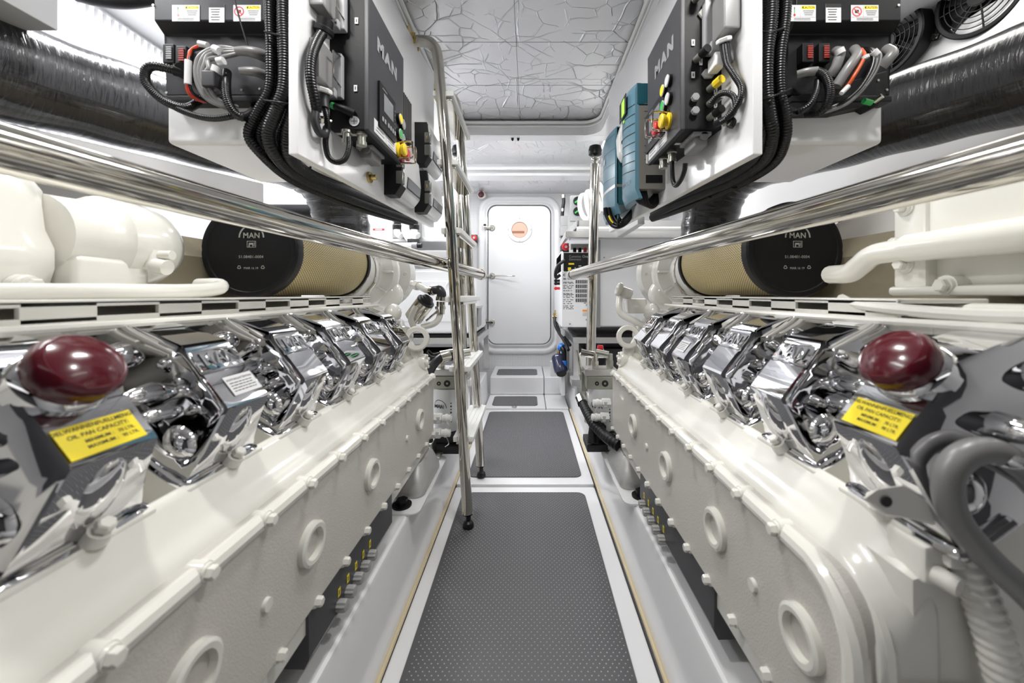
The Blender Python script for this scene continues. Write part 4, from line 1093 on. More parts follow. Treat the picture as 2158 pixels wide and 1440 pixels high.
        m = M().use('steel'); m.cyl(P(1509,260,.89), P(1536,260,.86), .0035, n=10); m.cyl(P(1527,260,.87), P(1536,260,.86), .0085, n=6); m.finish('stud', parent=root)
        m = M().use('black'); m.tube([P(1508,262,.89), P(1530,252,.86), P(1544,256,.848), P(1538,268,.85)], .008, 12); m.finish('earth_boot', parent=root)
    # underside: glands and a big socket
    def pu(px, py):   # on underside plane z0
        Y = (EYE-z0)*F/(py-621.0); return V(((px-1115)*Y/F, Y, z0))
    und = ((731,276),(762,280)) if s < 0 else ((1416,318),(1398,332))
    for px, py in und:
        m = M().use('zinc'); a = pu(px,py); m.lathe([(.013,0),(.013,-.006),(.010,-.008),(.010,-.022),(.012,-.023),(.012,-.032)], a, (0,0,1), 16); m.finish('cable_gland', parent=root)
    a = pu(786,318) if s < 0 else pu(1468,292)
    m = M().use('grey'); m.box(a.x-.028, a.x+.018, a.y-.045, a.y+.04, z0-.010, z0, .003); m.use('greycable'); m.box(a.x-.02, a.x+.012, a.y-.038, a.y+.033, z0-.034, z0-.008, .006); m.cyl(V((a.x,a.y-.045,z0-.012)), V((a.x,a.y-.038,z0-.012)), .010, n=14); m.finish('hinged_socket', parent=root)
    for px, py in (((717,282),(748,284)) if s < 0 else ((1430,303),)):
        m = M().use('label'); a = pu(px, py); m.box(a.x-.009,a.x+.009,a.y-.006,a.y+.006,z0-.0008,z0-.0001); m.finish('tag', parent=root)
    return root
control_cabinet(-1, 'black engine control cabinet on the left panel, yellow and green buttons')
control_cabinet(1, 'charcoal engine control cabinet on the right panel, guarded red and yellow buttons')
g = 'cables around the left control cabinet'
cab([(682,66,.855),(670,85,.84),(658,115,.818),(654,145,.812),(656,175,.814),(663,210,.825),(668,236,.84)], .0098, 'blackgloss', 'conduit', 'thick glossy corrugated conduit from upper plug of left cabinet', 'conduit', g, .0009, .0055)
m = M().use('black'); m.cyl(P(686,42,.855), P(681,74,.86), .017, n=24); m.cyl(P(684,58,.858), P(681,72,.86), .021, n=12, bev=.003); tag(m.finish('conduit_gland'), 'large black gland on the upper plug of left cabinet', 'gland')
cab([(683,188,.86),(681,215,.86),(688,245,.862),(690,268,.868),(686,300,.875),(692,330,.885),(708,342,.892),(726,336,.90),(735,315,.905),(736,290,.91)], .0062, 'blackgloss', 'cable', 'black cable hanging in a loop below the left cabinet', 'cable', g, .0003, .004)
cab([(684,190,.86),(681,210,.86),(682,228,.86)], .012, 'darkgrey', 'cable_sleeve', 'dark sleeve under the grey plug of left cabinet', 'sleeve', None)
m = M().use('white'); m.cyl(P(683,186,.855), P(682,196,.857), .0175, n=6, bev=.002); tag(m.finish('gland_nut'), 'white hexagon nut under the left cabinet plug', 'nut')
cab([(665,236,.835),(664,256,.835),(672,278,.845),(684,282,.865),(689,270,.872)], .0085, 'darkgrey', 'cable', 'dark grey cable bend beside the left cabinet stud', 'cable', g)
g = 'cables around the right control cabinet'
cab([(1526,92,.855),(1529,115,.848),(1534,138,.842),(1548,160,.832),(1562,185,.824),(1559,210,.824),(1545,235,.836),(1530,250,.85)], .0065, 'blackgloss', 'conduit', 'black conduit from the grey plug of right cabinet', 'conduit', g, .0005)
cab([(1526,88,.86),(1529,112,.86),(1534,136,.865)], .0105, 'darkgrey', 'cable_sleeve', 'dark sleeve under the grey plug of right cabinet', 'sleeve', None)
m = M().use('white'); m.cyl(P(1525,80,.855), P(1526,90,.858), .0165, n=6, bev=.002); tag(m.finish('gland_nut'), 'white hexagon nut under the right cabinet plug', 'nut')
cab([(1498,219,.875),(1512,202,.86),(1530,196,.845),(1546,204,.835),(1550,225,.832),(1540,245,.842),(1520,258,.86)], .006, 'blackgloss', 'conduit', 'black conduit arching over the right cabinet sockets', 'conduit', g, .0005)
cab([(1416,340,1.04),(1416,356,1.04),(1418,380,1.04),(1424,391,1.03),(1434,380,1.0),(1442,360,.98),(1444,345,.97)], .0065, 'blackgloss', 'cable', 'black cable hanging in a V below the right cabinet', 'cable', g)
m = M().use('brass'); a = P(829,374,1.10); m.cyl(V((pxL(1.10)-.001,1.10,a.z)), V((pxL(1.10)+.006,1.10,a.z)), .016, n=20); m.cyl(V((pxL(1.10),1.10,a.z)), V((pxL(1.10)+.022,1.10,a.z)), .008, n=14); tag(m.finish('socket'), 'small brass socket on the left panel under the cabinet', 'socket')

# ---------------------------------------------------------------- silver boxes at the far end of the left panel
def charger(y0, y1, z0, z1, lab, screen):
    xb = pxL((y0+y1)/2); t = .048
    root = thing('isolator_box', (xb, (y0+y1)/2, z0), lab, 'electrical box', 'silver fronted boxes on the left panel')
    h = z1-z0; w = y1-y0
    m = M().use('black'); m.prism([V((xb-.012,y0,z0)), V((xb+t*.55,y0,z0)), V((xb+t*.95,y0,z0+.03)), V((xb+t,y0,z0+h*.45)), V((xb+t*.8,y0,z1)), V((xb-.012,y0,z1))], (0,.05,0), .002); m.finish('side_cover', parent=root)
    m = M().use('silver'); pr = [(xb,z0+.002),(xb+t*.50,z0+.002),(xb+t*.96,z0+.030),(xb+t*1.06,z0+h*.45),(xb+t*.88,z1-.002),(xb,z1-.002)]
    m.prism([V((x,y0+.012,z)) for x, z in pr], (0,w-.012,0), .008, 3); m.finish('front_cover', parent=root)
    m = M().use('clear'); 
    for zz in (z0+h*.62, z0+h*.20+.02)[:1 if h < .14 else 2]: m.box(xb+t*.6, xb+t*1.07, y0-.002, y0+.022, zz-.020, zz+.022, .004)
    m.finish('latch_window', parent=root)
    m = M().use('brass'); m.box(xb+t*.75,xb+t*.85,y0-.0028,y0-.001,z0+h*.58,z0+h*.66); m.finish('fuse', parent=root)
    m = M().use('darkgrey'); sl = V((.022,0,h*.36)); 
    a = V((xb+t*1.0, 0, z0+h*.20)); up = V((t*.10,0,h*.45-.03)).normalized()
    c = V((xb+t*1.02,(y0+y1)/2+.02,z0+.030+(h*.45-.03)*.5)); m.plate(c, (0,1,0), up, w*.70, (h*.45-.03)*.8, .002, -.001, .0005); m.use('lcd'); m.plate(c, (0,1,0), up, w*.66, (h*.45-.03)*.66, .001, .0012); m.finish('display', parent=root)
charger(1.195, 1.405, 1.215, 1.385, 'silver box on the left panel, lower one directly beside the cabinet', 1)
charger(1.45, 1.675, 1.215, 1.375, 'silver box on the left panel, lower one at its far end', 1)
charger(1.45, 1.675, 1.40, 1.56, 'silver box on the left panel, upper one at its far end', 1)
root = thing('relay_box', (pxL(1.25),1.25,1.40), 'black slatted box on the left panel above the near silver box', 'electrical box')
m = M().use('black'); m.box(pxL(1.25)-.01, pxL(1.25)+.045, 1.20, 1.30, 1.40, 1.56, .003); m.finish('case', parent=root)
m = M().use('darkgrey')
for k in range(7): m.box(pxL(1.25)+.045, pxL(1.25)+.052, 1.205+.014*k, 1.213+.014*k, 1.41, 1.55, .001)
m.finish('slats', parent=root)

# ---------------------------------------------------------------- teal chargers on the right panel
def teal(y0, y1, z0, z1, xf, lab, near):
    R = V((0,-1,0)); U = V((0,0,1)); xb = pxR(y0)
    root = thing('battery_charger', (xb, (y0+y1)/2, z0), lab, 'battery charger', 'teal battery chargers')
    t = xb-xf; w = y1-y0
    if near:
        m = M().use('taupe'); m.box(xf+.025, xb+.006, y0, y1, z0, z1-.07, .004)
        for k in range(9): m.box(xf+.045, xb+.004, y0-.0015, y0+.001, z0+.095+.022*k, z0+.097+.022*k)
        m.finish('side_case', parent=root)
        m = M().use('black'); m.box(xf+.05, xb-.01, y0-.001, y0+.02, z0+.02, z0+.045); m.finish('cable_slot', parent=root)
        m = M().use('label'); m.plate(V((xf+.075,y0-.0015,z0+.095)), (1,0,0), U, .05, .028, .0005); m.use('ink')
        for k in range(4): m.plate(V((xf+.078,y0-.0022,z0+.104-.006*k)), (1,0,0), U, .034, .0018, .0001)
        m.finish('rating_label', parent=root, recalc=False, flat=True)
        m = M().use('tealdark'); m.box(xf+.02, xb+.006, y0-.002, y1+.002, z1-.07, z1, .005); m.finish('top_cap', parent=root)
    else:
        m = M().use('tealdark'); m.box(xf+.02, xb+.006, y0, y1, z0, z1, .004); m.finish('side_case', parent=root)
        m = M().use('taupe'); m.box(xf+.018, xb+.006, y0-.001, y1+.001, z0+.068, z0+.078); m.finish('side_band', parent=root)
    # bowed front
    m = M().use('teal'); n = 10; ring = []
    sec = [(xf+.028, y0)] + [(xf+.016*(1-math.sin(PI*i/n)), y0+w*i/n) for i in range(n+1)] + [(xf+.028, y1)]
    lo = -.028 if near else -.035
    rg = []
    for z, sh in ((z0+lo+.0,.012),(z0+lo+.03,.0),(z1-.02,0),(z1,.006)): rg.append([V((x+sh, y, z+(sh*.0))) for x, y in sec])
    m.rings(rg); m.finish('front_cover', parent=root, angle=50)
    m = M().use('ink'); nk = 8 if near else 5
    for k in range(nk):      # slanting grooves
        z = (z0+.06+.030*k) if near else (z0+.05+.055*k)
        if not near and k == 0: continue
        for i in range(n):
            yA, yB = y0+w*i/n, y0+w*(i+1)/n
            xA, xB = xf+.016*(1-math.sin(PI*i/n))-.0006, xf+.016*(1-math.sin(PI*(i+1)/n))-.0006
            zz = lambda f: z+.022*f
            th = .0028 if near else .0014
            m.face([m.bm.verts.new(p) for p in ((xA,yA,zz(i/n)),(xB,yB,zz((i+1)/n)),(xB,yB,zz((i+1)/n)+th),(xA,yA,zz(i/n)+th))])
    m.finish('grooves', parent=root, recalc=False, flat=True)
    m = M().use('ink' if not near else 'tealdark')
    word, sz, zt = ('MASTERVOLT', .019, z0+.030) if near else ('MASS', .026, z0-.002)
    for i, ch in enumerate(word):       # letters follow the bowed cover
        t = .5-(i-(len(word)-1)/2)*(.072 if near else .11); xs_ = xf+.016*(1-math.sin(PI*t)); sl = .016*PI*math.cos(PI*t)/w
        m.text(ch, V((xs_-.0008, y0+w*t, zt)), V((sl,-1,0)), U, sz, .0003, bold=.01, wide=.85)
    m.finish('lettering', parent=root, recalc=False, flat=True)
    m = M().use('label'); m.plate(V((xf-.001,(y0+y1)/2+(.03 if near else .0),z1-(.115 if near else .10))), R, U, .022, .020, .0006, .001); m.finish('badge', parent=root)
    if near:
        m = M().use('ink'); m.plate(V((xf-.002,(y0+y1)/2,z1-.045)), R, U, .085, .066, .003, 0, .001); dp = m.finish('display_frame', parent=root)
        m = M().use('lcdgreen'); m.plate(V((xf-.0055,(y0+y1)/2-.01,z1-.047)), R, U, .035, .050, .0006, 0); m.plate(V((xf-.003,(y0+y1)/2-.01,z1-.092)), R, U, .014, .006, .0006, 0); m.finish('lit_display', parent=dp)
    else:
        m = M().use('silver')
        for i in range(n):
            yA, yB = y0+w*i/n, y0+w*(i+1)/n
            xA, xB = xf+.016*(1-math.sin(PI*i/n))-.0008, xf+.016*(1-math.sin(PI*(i+1)/n))-.0008
            m.use('ylabel' if i in (6, 7) else 'silver')
            m.face([m.bm.verts.new(p) for p in ((xA,yA,z0+.066),(xB,yB,z0+.066),(xB,yB,z0+.078),(xA,yA,z0+.078))])
        m.finish('front_band', parent=root, recalc=False, flat=True)
teal(1.21, 1.37, 1.236, 1.575, .322, 'teal battery charger with lit green display, nearer on right panel', True)
teal(1.455, 1.69, 1.245, 1.545, .3135, 'larger plain teal battery charger, farther on right panel', False)
root = thing('isolator_switch', (pxR(1.41),1.41,1.39), 'white switch box squeezed between the two teal chargers', 'switch')
m = M().use('white'); xw = .335; m.prism([V((pxR(1.39),1.385,1.395)), V((xw+.01,1.385,1.395)), V((xw-.004,1.385,1.42)), V((xw-.008,1.385,1.48)), V((xw+.006,1.385,1.53)), V((pxR(1.39),1.385,1.535))], (0,.05,0), .006); m.finish('case', parent=root)
m = M().use('black'); m.cyl((xw+.012,1.385,1.455),(xw+.012,1.378,1.455),.011,n=16); m.box(xw+.008,xw+.016,1.366,1.38,1.444,1.466,.002); m.finish('knob', parent=root)
# cables under the chargers
g = 'cable loops under the teal chargers'
for k in range(5):
    o = k*5
    cab([(1338+o,400,1.24),(1340+o*1.2,415+o*.6,1.24),(1352+o,428+o*.4,1.25),(1366+o*.8,425+o*.3,1.26),(1380+o*.6,412,1.27),(1392+o*.3,398,1.28)], .0075, 'blackgloss', 'cable', 'black cable loop under the nearer teal charger, %s' % ('first at left','second from left','middle one','fourth from left','last at right')[k], 'cable', g)
for k in range(4):
    o = k*7
    cab([(1275+o,438,1.50),(1278+o,455-o*.2,1.50),(1290+o*.8,475-o*.5,1.49),(1306+o*.3,478-o*.6,1.48),(1322,468-o*.6,1.50),(1334,448-o*.3,1.52)], .0075, 'blackgloss', 'cable', 'black cable loop under the farther teal charger, %s' % ('outermost','second','third','innermost')[k], 'cable', g)
cab([(1283,455,1.488),(1287,464,1.484),(1292,470,1.483)], .0035, 'ylabel', 'wire', 'short yellow wire in the loop under farther charger', 'wire')
cab([(1302,436,1.47),(1303,448,1.47),(1302,462,1.468)], .004, 'tealdark', 'strap', 'teal strap hanging from the farther charger', 'strap')
cab([(1302,462,1.468),(1301,478,1.466)], .0032, 'black', 'cable_tie', 'thin black tie below the farther charger strap', 'cable tie')

# ---------------------------------------------------------------- conduit bundles beside and below the panels
def bundle(s, spec, g, side):
    for k, (pts, r, nm) in enumerate(spec):
        cab(pts, r*.92, 'blackgloss', 'conduit', nm, 'conduit', g, r*.09, .0056, 12)
L = []
def lpath(a, j, d=0):
    return [(570+a,-60,.83+d),(571+a,40,.83+d),(573+a*1.02,120,.83+d),(570+a,190,.835+d),(564+a*.85-j*2,235,.84+d),(552+a*.78-j*3,285,.85+d),(565+a*.72-j,330,.88+d),(612+a*.55,368+j,.98+d),(690+a*.35,400+j*1.6,1.13+d),(780+a*.2,432+j*1.7,1.34+d),(868,462+j,1.58+d)]
nmL = ('outermost','second','third','fourth','fifth','innermost')
for k, a in enumerate((2, 18, 34, 48, 62, 72)):
    L.append((lpath(a-4, (5-k)*3.0-6, (.0,.02,-.01,.015,.0,.02)[k]), (.0105,.0140,.0150,.0125,.0140,.011)[k], 'black corrugated conduit beside the left panel, %s of the bundle' % nmL[k]))
bundle(-1, L, 'conduits beside the left panel', 'left')
def rpath(a, j, d=0):
    return [(1655-a,-60,.83+d),(1650-a*.9,40,.83+d),(1640-a*.8,120,.83+d),(1640-a*.8,190,.835+d),(1650-a*.95,240,.84+d),(1655-a*.9-j*.5,290,.86+d),(1628-a*.7,340+j*.5,.93+d),(1560-a*.45,380+j,1.06+d),(1490-a*.3,408+j*1.5,1.22+d),(1430-a*.2,432+j*1.5,1.40+d),(1375,455+j,1.60+d)]
R_ = []
for k, a in enumerate((-2, 16, 32, 46, 59, 70)):
    R_.append((rpath(a-2, (5-k)*3.0-8, (.0,.02,-.01,.015,.0,.02)[k]), (.0120,.0165,.0135,.0125,.0115,.0095)[k], 'black corrugated conduit beside the right panel, %s of the bundle' % nmL[k]))
bundle(1, R_, 'conduits beside the right panel', 'right')
# ties around the bundles
def tie(pts, lab):
    m = M().use('black'); a = [P(*p) for p in pts]; m.tube(a+[a[0]], .0022, 8, per=6)
    return tag(m.finish('cable_tie'), lab, 'cable tie', 'black ties around the conduit bundles')
tie([(560,68,.81),(595,76,.808),(628,84,.83),(628,84,.86),(590,72,.86),(560,66,.85)], 'upper cable tie around the vertical left conduits')
tie([(558,212,.815),(590,216,.812),(624,222,.84),(624,222,.87),(588,210,.87),(556,208,.85)], 'lower cable tie around the vertical left conduits')
tie([(655,352,1.03),(650,370,1.02),(628,392,1.02),(640,360,1.06)], 'first cable tie along the left under-panel conduits')
tie([(730,390,1.18),(722,408,1.17),(706,418,1.17),(716,394,1.21)], 'second cable tie along the left under-panel conduits')
tie([(1590,62,.84),(1620,68,.81),(1650,60,.815),(1652,58,.85),(1620,58,.87),(1590,58,.87)], 'upper cable tie around the vertical right conduits')
tie([(1588,212,.85),(1620,206,.81),(1662,190,.82),(1664,188,.86),(1625,196,.87),(1590,206,.87)], 'lower cable tie around the vertical right conduits')
tie([(1528,372,1.10),(1535,392,1.08),(1552,395,1.07),(1545,370,1.12)], 'first cable tie along the right under-panel conduits')
tie([(1485,398,1.21),(1490,414,1.19),(1505,415,1.19),(1498,394,1.23)], 'second cable tie along the right under-panel conduits')
# ================================================================== FAR END: GENERATORS AND SERVICES
# left generator in its white enclosure on an aluminium frame
root = thing('generator', (-.77, 3.08, .61), 'white enclosed generator behind the ladder at left', 'generator', 'generators at the far end')
m = M().use('gel'); m.box(-1.16, -.385, 2.75, 3.40, .612, 1.09, .03, 4); m.finish('enclosure', parent=root)
m = M().use('gel'); m.box(-1.05, -.55, 2.744, 2.76, .70, 1.0, .01); m.annulus(P(955,608,2.745), (0,-1,0), .050, .062, .006, 36, .002); m.finish('front_panel', parent=root)
m = M().use('ink'); c = P(979,612,2.748); 
for a0, a1 in ((50,310),):
    n = 14
    for i in range(n):
        A, B = math.radians(a0+(a1-a0)*i/n), math.radians(a0+(a1-a0)*(i+1)/n)
        m.face([m.bm.verts.new(c+V((math.cos(t)*r*1.0,-.0006,math.sin(t)*r*.95))) for t, r in ((A,.026),(B,.026),(B,.015),(A,.015))])
m.plate(c+V((.004,0,0)), (1,0,0), (0,0,1), .028, .007, .0006); m.finish('emblem', parent=root, recalc=False, flat=True)
m = M().use('grey'); m.box(-.384,-.372,2.80,2.98,.66,.80,.004); m.use('alu'); m.box(-.386,-.366,2.78,3.0,.80,.815); m.finish('side_vent', parent=root)
m = M().use('ink'); 
m.bm.free()
for py in (598,655,690):
    m = M().use('ink'); q = P(997,py,2.748); m.cyl(q, q+V((0,-.002,0)), .004, n=10); m.finish('screw', parent=root)

def aframe(x0, x1, y0, y1, z, lab, zl, mirror):
    root = thing('support_frame', ((x0+x1)/2, (y0+y1)/2, zl), lab, 'frame', 'aluminium generator frames')
    m = M().use('alu'); t = .042
    m.box(x0, x1, y0, y0+t, z-t, z, .003); m.box(x0, x1, y1-t, y1, z-t, z, .003)
    m.box(x0, x0+t, y0+t, y1-t, z-t, z, .003); m.box(x1-t, x1, y0+t, y1-t, z-t, z, .003); m.finish('top_rails', parent=root)
    for x, y in ((x0,y0),(x1-t,y0),(x0,y1-t),(x1-t,y1-t)):
        m = M().use('alu'); m.box(x, x+t, y, y+t, zl, z-t, .003); m.box(x-.01,x+t+.01,y-.01,y+t+.01,zl,zl+.008,.002); m.finish('leg', parent=root)
    m = M().use('black'); m.box(x0+.03, x1-.03, y0+.03, y1-.03, z+.0, z+.02); m.finish('rubber_mat', parent=root)
aframe(-1.18, -.362, 2.72, 3.42, .588, 'aluminium frame under the left generator', .226, 1)
aframe(.315, 1.15, 2.72, 3.42, .592, 'aluminium frame under the right generator', .226, 1)

# services above the left generator
root = thing('aluminium_shelf', (-.9, 2.68, 1.18), 'aluminium rails above the left generator', 'shelf')
m = M().use('alu'); m.box(-1.3, -.57, 2.62, 2.66, 1.155, 1.205, .003); m.box(-1.3,-.57,2.70,2.74,1.275,1.305,.003); m.box(-1.36,-.58,2.74,3.42,1.29,1.308,.002); m.finish('rail', parent=root)
m = M().use('white'); m.cyl((-1.2,2.60,1.235),(-.80,2.60,1.235),.020,n=16); m.use('grey'); m.cyl((-.80,2.60,1.235),(-.765,2.60,1.235),.023,n=12); m.use('black'); m.cyl((-.765,2.6,1.235),(-.735,2.6,1.235),.017,n=12); m.finish('drain_pipe', parent=root)
root = thing('equipment_housing', (-1.0,3.0,1.31), 'white housing with red warning strip behind the left duct', 'housing')
m = M().use('wall'); m.box(-1.35,-.62,2.78,3.4,1.31,1.62,.01); m.finish('case', parent=root)
m = M().use('red'); c = P(798,484,2.775); m.plate(c, (1,0,0), (0,0,1), .085, .015, .0006); m.use('label'); m.plate(c+V((0,-.0002,-.018)), (1,0,0), (0,0,1), .085, .018, .0006)
m.use('label'); m.text('DANGER', c+V((0,-.0008,0)), (1,0,0), (0,0,1), .0125, .0001, bold=.02); m.use('greyprint')
for k in range(2): m.plate(c+V((0,-.0012,-.014-.006*k)), (1,0,0), (0,0,1), .05, .0015, .0001)
m.finish('danger_label', parent=root, recalc=False, flat=True)
g = 'white hoses over the left generator'
m = M().use('lightgrey'); m.box(*(lambda a,b: (a.x,b.x,2.70,2.76,b.z,a.z))(P(826,455,2.7),P(890,505,2.7)),.006); tag(m.finish('hose_bracket'), 'grey bracket holding the white hoses above left generator', 'bracket')
for k, px in enumerate((838, 873)):
    m = M().use('black'); m.cyl(P(px,462,2.66), P(px,474,2.66), .026, n=18); m.cyl(P(px,474,2.66), P(px,484,2.66), .034, n=18, bev=.004); m.use('white'); m.tube([P(px,482,2.66),P(px,492,2.65),P(px+8,498,2.64)], .024, 14)
    tag(m.finish('valve'), 'black capped white valve elbow over left generator, %s one' % ('left' if k == 0 else 'right'), 'valve', g)
for k, o in enumerate((0, 9)):
    m = M().use('white'); m.tube([P(848+o,455,2.68),P(850+o,480,2.66),P(856+o,498,2.63),P(866+o,508,2.62),P(876,508,2.62)], .018, 14); tag(m.finish('hose'), 'white hose hooked between the valves over left generator, %s' % ('left one' if k == 0 else 'right one'), 'hose', g)
m = M().use('darkgrey'); m.box(*(lambda a,b: (a.x,b.x,2.6,2.64,b.z,a.z))(P(858,503,2.6),P(882,513,2.6)),.004); m.cyl(P(871,510,2.61),P(871,526,2.61),.010,n=12); tag(m.finish('hose_clamp'), 'dark clamp at the bend of the white hoses', 'clamp')

# right generator
root = thing('generator', (.7, 3.05, .66), 'white generator with black control panel at far right', 'generator', 'generators at the far end')
m = M().use('wall'); m.box(.235, .485, 2.74, 3.36, .664, 1.072, .006); m.finish('control_case', parent=root)
m = M().use('gel'); m.box(.487, 1.20, 2.78, 3.40, .66, 1.315, .018, 3); m.finish('enclosure', parent=root)
m = M().use('grey'); m.box(.486,.52,2.765,2.785,.66,1.30,.003); m.finish('edge_trim', parent=root)
zt = lambda py: P(0, py, 2.74).z
m = M().use('wall'); m.prism([V((.237,y,z)) for y, z in ((2.742,zt(572)),(2.742,zt(536)),(2.80,zt(528)),(3.3,zt(528)),(3.3,zt(572)))], (.012,0,0)); m.box(.237,.485,2.80,3.3,zt(572),zt(530),.003); m.finish('panel_hood', parent=root)
m = M().use('black'); m.prism([V((.25,y,z)) for y, z in ((2.735,zt(572)),(2.742,zt(533)),(2.80,zt(531)),(2.80,zt(572)))], (.235,0,0), .002); cp_ = m.finish('control_panel', parent=root)
m = M().use('silverink'); R, U = V((1,0,0)), V((0,0,1))
q = lambda px, py: P(px, py, 2.737)+V((0,-.003,0))
m.text('Cummins', q(1199,541), R, U, .026, .0003, align='LEFT', wide=.86); m.text('Onan', q(1227,541), R, U, .026, .0003, align='LEFT', bold=.02, wide=.95); m.text('Generator', q(1199,547), R, U, .023, .0003, align='LEFT', wide=.9); m.finish('lettering', parent=cp_, recalc=False, flat=True)
m = M().use('yellow'); m.plate(q(1204,556.5), R, U, .040, .012, .003, 0, .001); m.use('ylabel'); m.plate(q(1200,567), R, U, .022, .022, .0006); m.plate(q(1203,569), R, U, .028, .010, .0007); m.finish('panel_label', parent=cp_)
m = M().use('grey'); m.plate(q(1222,561), R, U, .020, .010, .004, 0, .001); m.cyl(q(1212,565), q(1212,565)+V((0,-.004,0)), .005, n=10); m.finish('switch', parent=cp_)
m = M().use('ink')
q2 = lambda px, py: P(px, py, 2.7395)
for i in range(7):
    for j in range(5):
        m.obox(q2(1214.5+i*4.05,594+j*9.8), ((1,0,0),(0,1,0),(0,0,1)), (.0085,.002,.026), .0)
m.finish('vent_slots', parent=root, recalc=False, flat=True)
m = M().use('ink'); random.seed(5)
m.text('C', q2(1189,580), R, U, .022, .0003, bold=.05)
for py in (587,589,595,597,602,605,608,613,619,621,624,627,632,636,640,645,648,651):
    x = 1187
    while x < 1206:
        w = random.uniform(2,8); w = min(w, 1209-x); m.plate(q2(x+w/2,py), R, U, w*2.74/F, .004, .0004); x += w+random.uniform(.8,4)
    
m.plate(q2(1233,639), R, U, .02, .004, .0004); m.finish('printed_notices', parent=root, recalc=False, flat=True)
m = M().use('orangelabel'); m.plate(q2(1233,655), R, U, .038, .014, .0006); m.use('greyprint')
for k in range(3): m.plate(q2(1233,660+k*2.6), R, U, .034, .004, .0004)
m.finish('warning_label', parent=root, recalc=False, flat=True)
m = M().use('grey')
m.bm.free()
for px, py in ((1201,683),(1236,674),(1236,643),(1261,656),(1273,543)):
    m = M().use('grey'); a = P(px,py,2.737 if px < 1250 else 2.762); m.cyl(a, a+V((0,-.004,0)), .006, n=12); m.finish('screw', parent=root)
m = M().use('blackgloss'); m.tube([P(1190,549,2.72),P(1176,560,2.70),P(1171,575,2.70),P(1172,585,2.72),P(1180,580,2.73)], .012, 12); tag(m.finish('hose'), 'short black hose bent at the left of right generator', 'hose')
for k, (py, c) in enumerate(((592,'black'),(598,'black'),(608,'red'))):
    m = M().use(c); a = P(1171,py,2.9); m.cyl(a+V((0,-.02,0)), a+V((0,.0,0)), .013, n=14, bev=.003); m.box(a.x,.236,a.y-.012,a.y,a.z-.01,a.z+.01,.002)
    tag(m.finish('push_button'), ('upper black','lower black','red')[k]+' push button beside the right generator', 'button', 'buttons beside the right generator')

# alarms on the bulkhead
def alarm(px, py, Y, lab):
    t = thing('alarm_button', P(px,py,Y), lab, 'alarm button', 'red alarm buttons by the door'); c = P(px, py, Y)
    m = M().use('darkgrey'); m.box(c.x-.030,c.x+.030,c.y-.03,c.y+.02,c.z-.045,c.z+.035,.004); m.finish('base', parent=t)
    m = M().use('red'); m.lathe([(.030,0),(.032,.012),(.024,.026),(.013,.030)], c+V((0,-.03,0)), (0,-1,0), 24); m.finish('lens', parent=t)
    m = M().use('label'); m.cyl(c+V((.002,-.060,0)), c+V((.002,-.0625,0)), .012, n=16); m.finish('label_disc', parent=t)
alarm(1191, 522, 3.3, 'red button on black base right of the door'); alarm(1000, 503, 3.80, 'red button on black base left of the door')
t = thing('warning_lamp', P(1015,411,3.8), 'small red warning lamp at upper left of the door', 'lamp'); c = P(1015,412,3.8)
m = M().use('white'); m.cyl(c+V((0,.05,0)), c+V((0,-.03,0)), .040, n=24, bev=.006); m.finish('housing', parent=t)
m = M().use('maroon'); m.lathe([(.030,0),(.030,.008),(.018,.018),(.0001,.020)], c+V((0,-.03,0)), (0,-1,0), 24); m.finish('lens', parent=t)
t = thing('terminal_block', P(1222,522,3.2), 'grey terminal block with three cables above the right generator', 'terminal block'); c = P(1222,520,3.2)
m = M().use('greyprint'); m.box(c.x-.075,c.x+.09,c.y,c.y+.03,c.z-.025,c.z+.025,.004); m.finish('bar', parent=t)
for k, px in enumerate((1211,1222,1233)):
    m = M().use('red' if k == 2 else 'black'); m.tube([P(px,524,3.19),P(px,531,3.18),P(px,545,3.19)], .014, 12); m.finish('cable', parent=t)

# shelf with hose coil at right
root = thing('aluminium_shelf', (.75, 2.8, 1.30), 'aluminium tray shelf above the right generator', 'shelf')
m = M().use('alu')
m.box(.345, 1.30, 2.66, 2.668, 1.372, 1.42, .002); m.box(.345,1.30,2.668,3.3,1.372,1.378,.001); m.box(.345,.352,2.66,3.3,1.372,1.42,.002)
m.prism([V((.255,2.60,1.295)),V((.335,2.66,1.372)),V((.335,2.66,1.42)),V((.255,2.60,1.34))], (.0,.6,0)); m.box(.255,1.30,2.60,2.64,1.29,1.335,.003); m.finish('tray', parent=root)
m = M().use('white'); m.cyl((.33,2.63,1.352),(1.2,2.63,1.352),.018,n=14); m.finish('pipe', parent=root)
m = M().use('alu'); a0, a1 = P(1305,482,2.58), P(1372,470,2.2); m.box(.60,.64,2.1,2.60,1.29,1.335,.003); m.finish('cross_rail', parent=root)
c = P(1233,436,2.95)
root = thing('hose_coil', c+V((0,0,-.15)), 'white coiled hose standing on the shelf above the right generator', 'hose')
for k in range(4):
    m = M().use('white'); o = V((.03*k-.0, -.05*k, .015*k)); pts = [c+o+V((math.cos(a)*.040*(1 if k == 0 else .6)+ .0, math.sin(a)*.09, math.sin(a)*.118*math.cos(.2)+math.cos(a)*.0)) for a in [2*PI*i/24 for i in range(25)]]
    m.tube(pts, .019, 14, smooth=False); m.finish('turn', parent=root)
root = thing('switch_panel', P(1220,440,3.3), 'grey panel with two green rotary switches behind the hose coil', 'switch panel'); a, b = P(1202,412,3.3), P(1246,466,3.3)
m = M().use('lightgrey'); m.box(a.x,b.x,3.3,3.34,b.z,a.z,.004); m.finish('plate', parent=root)
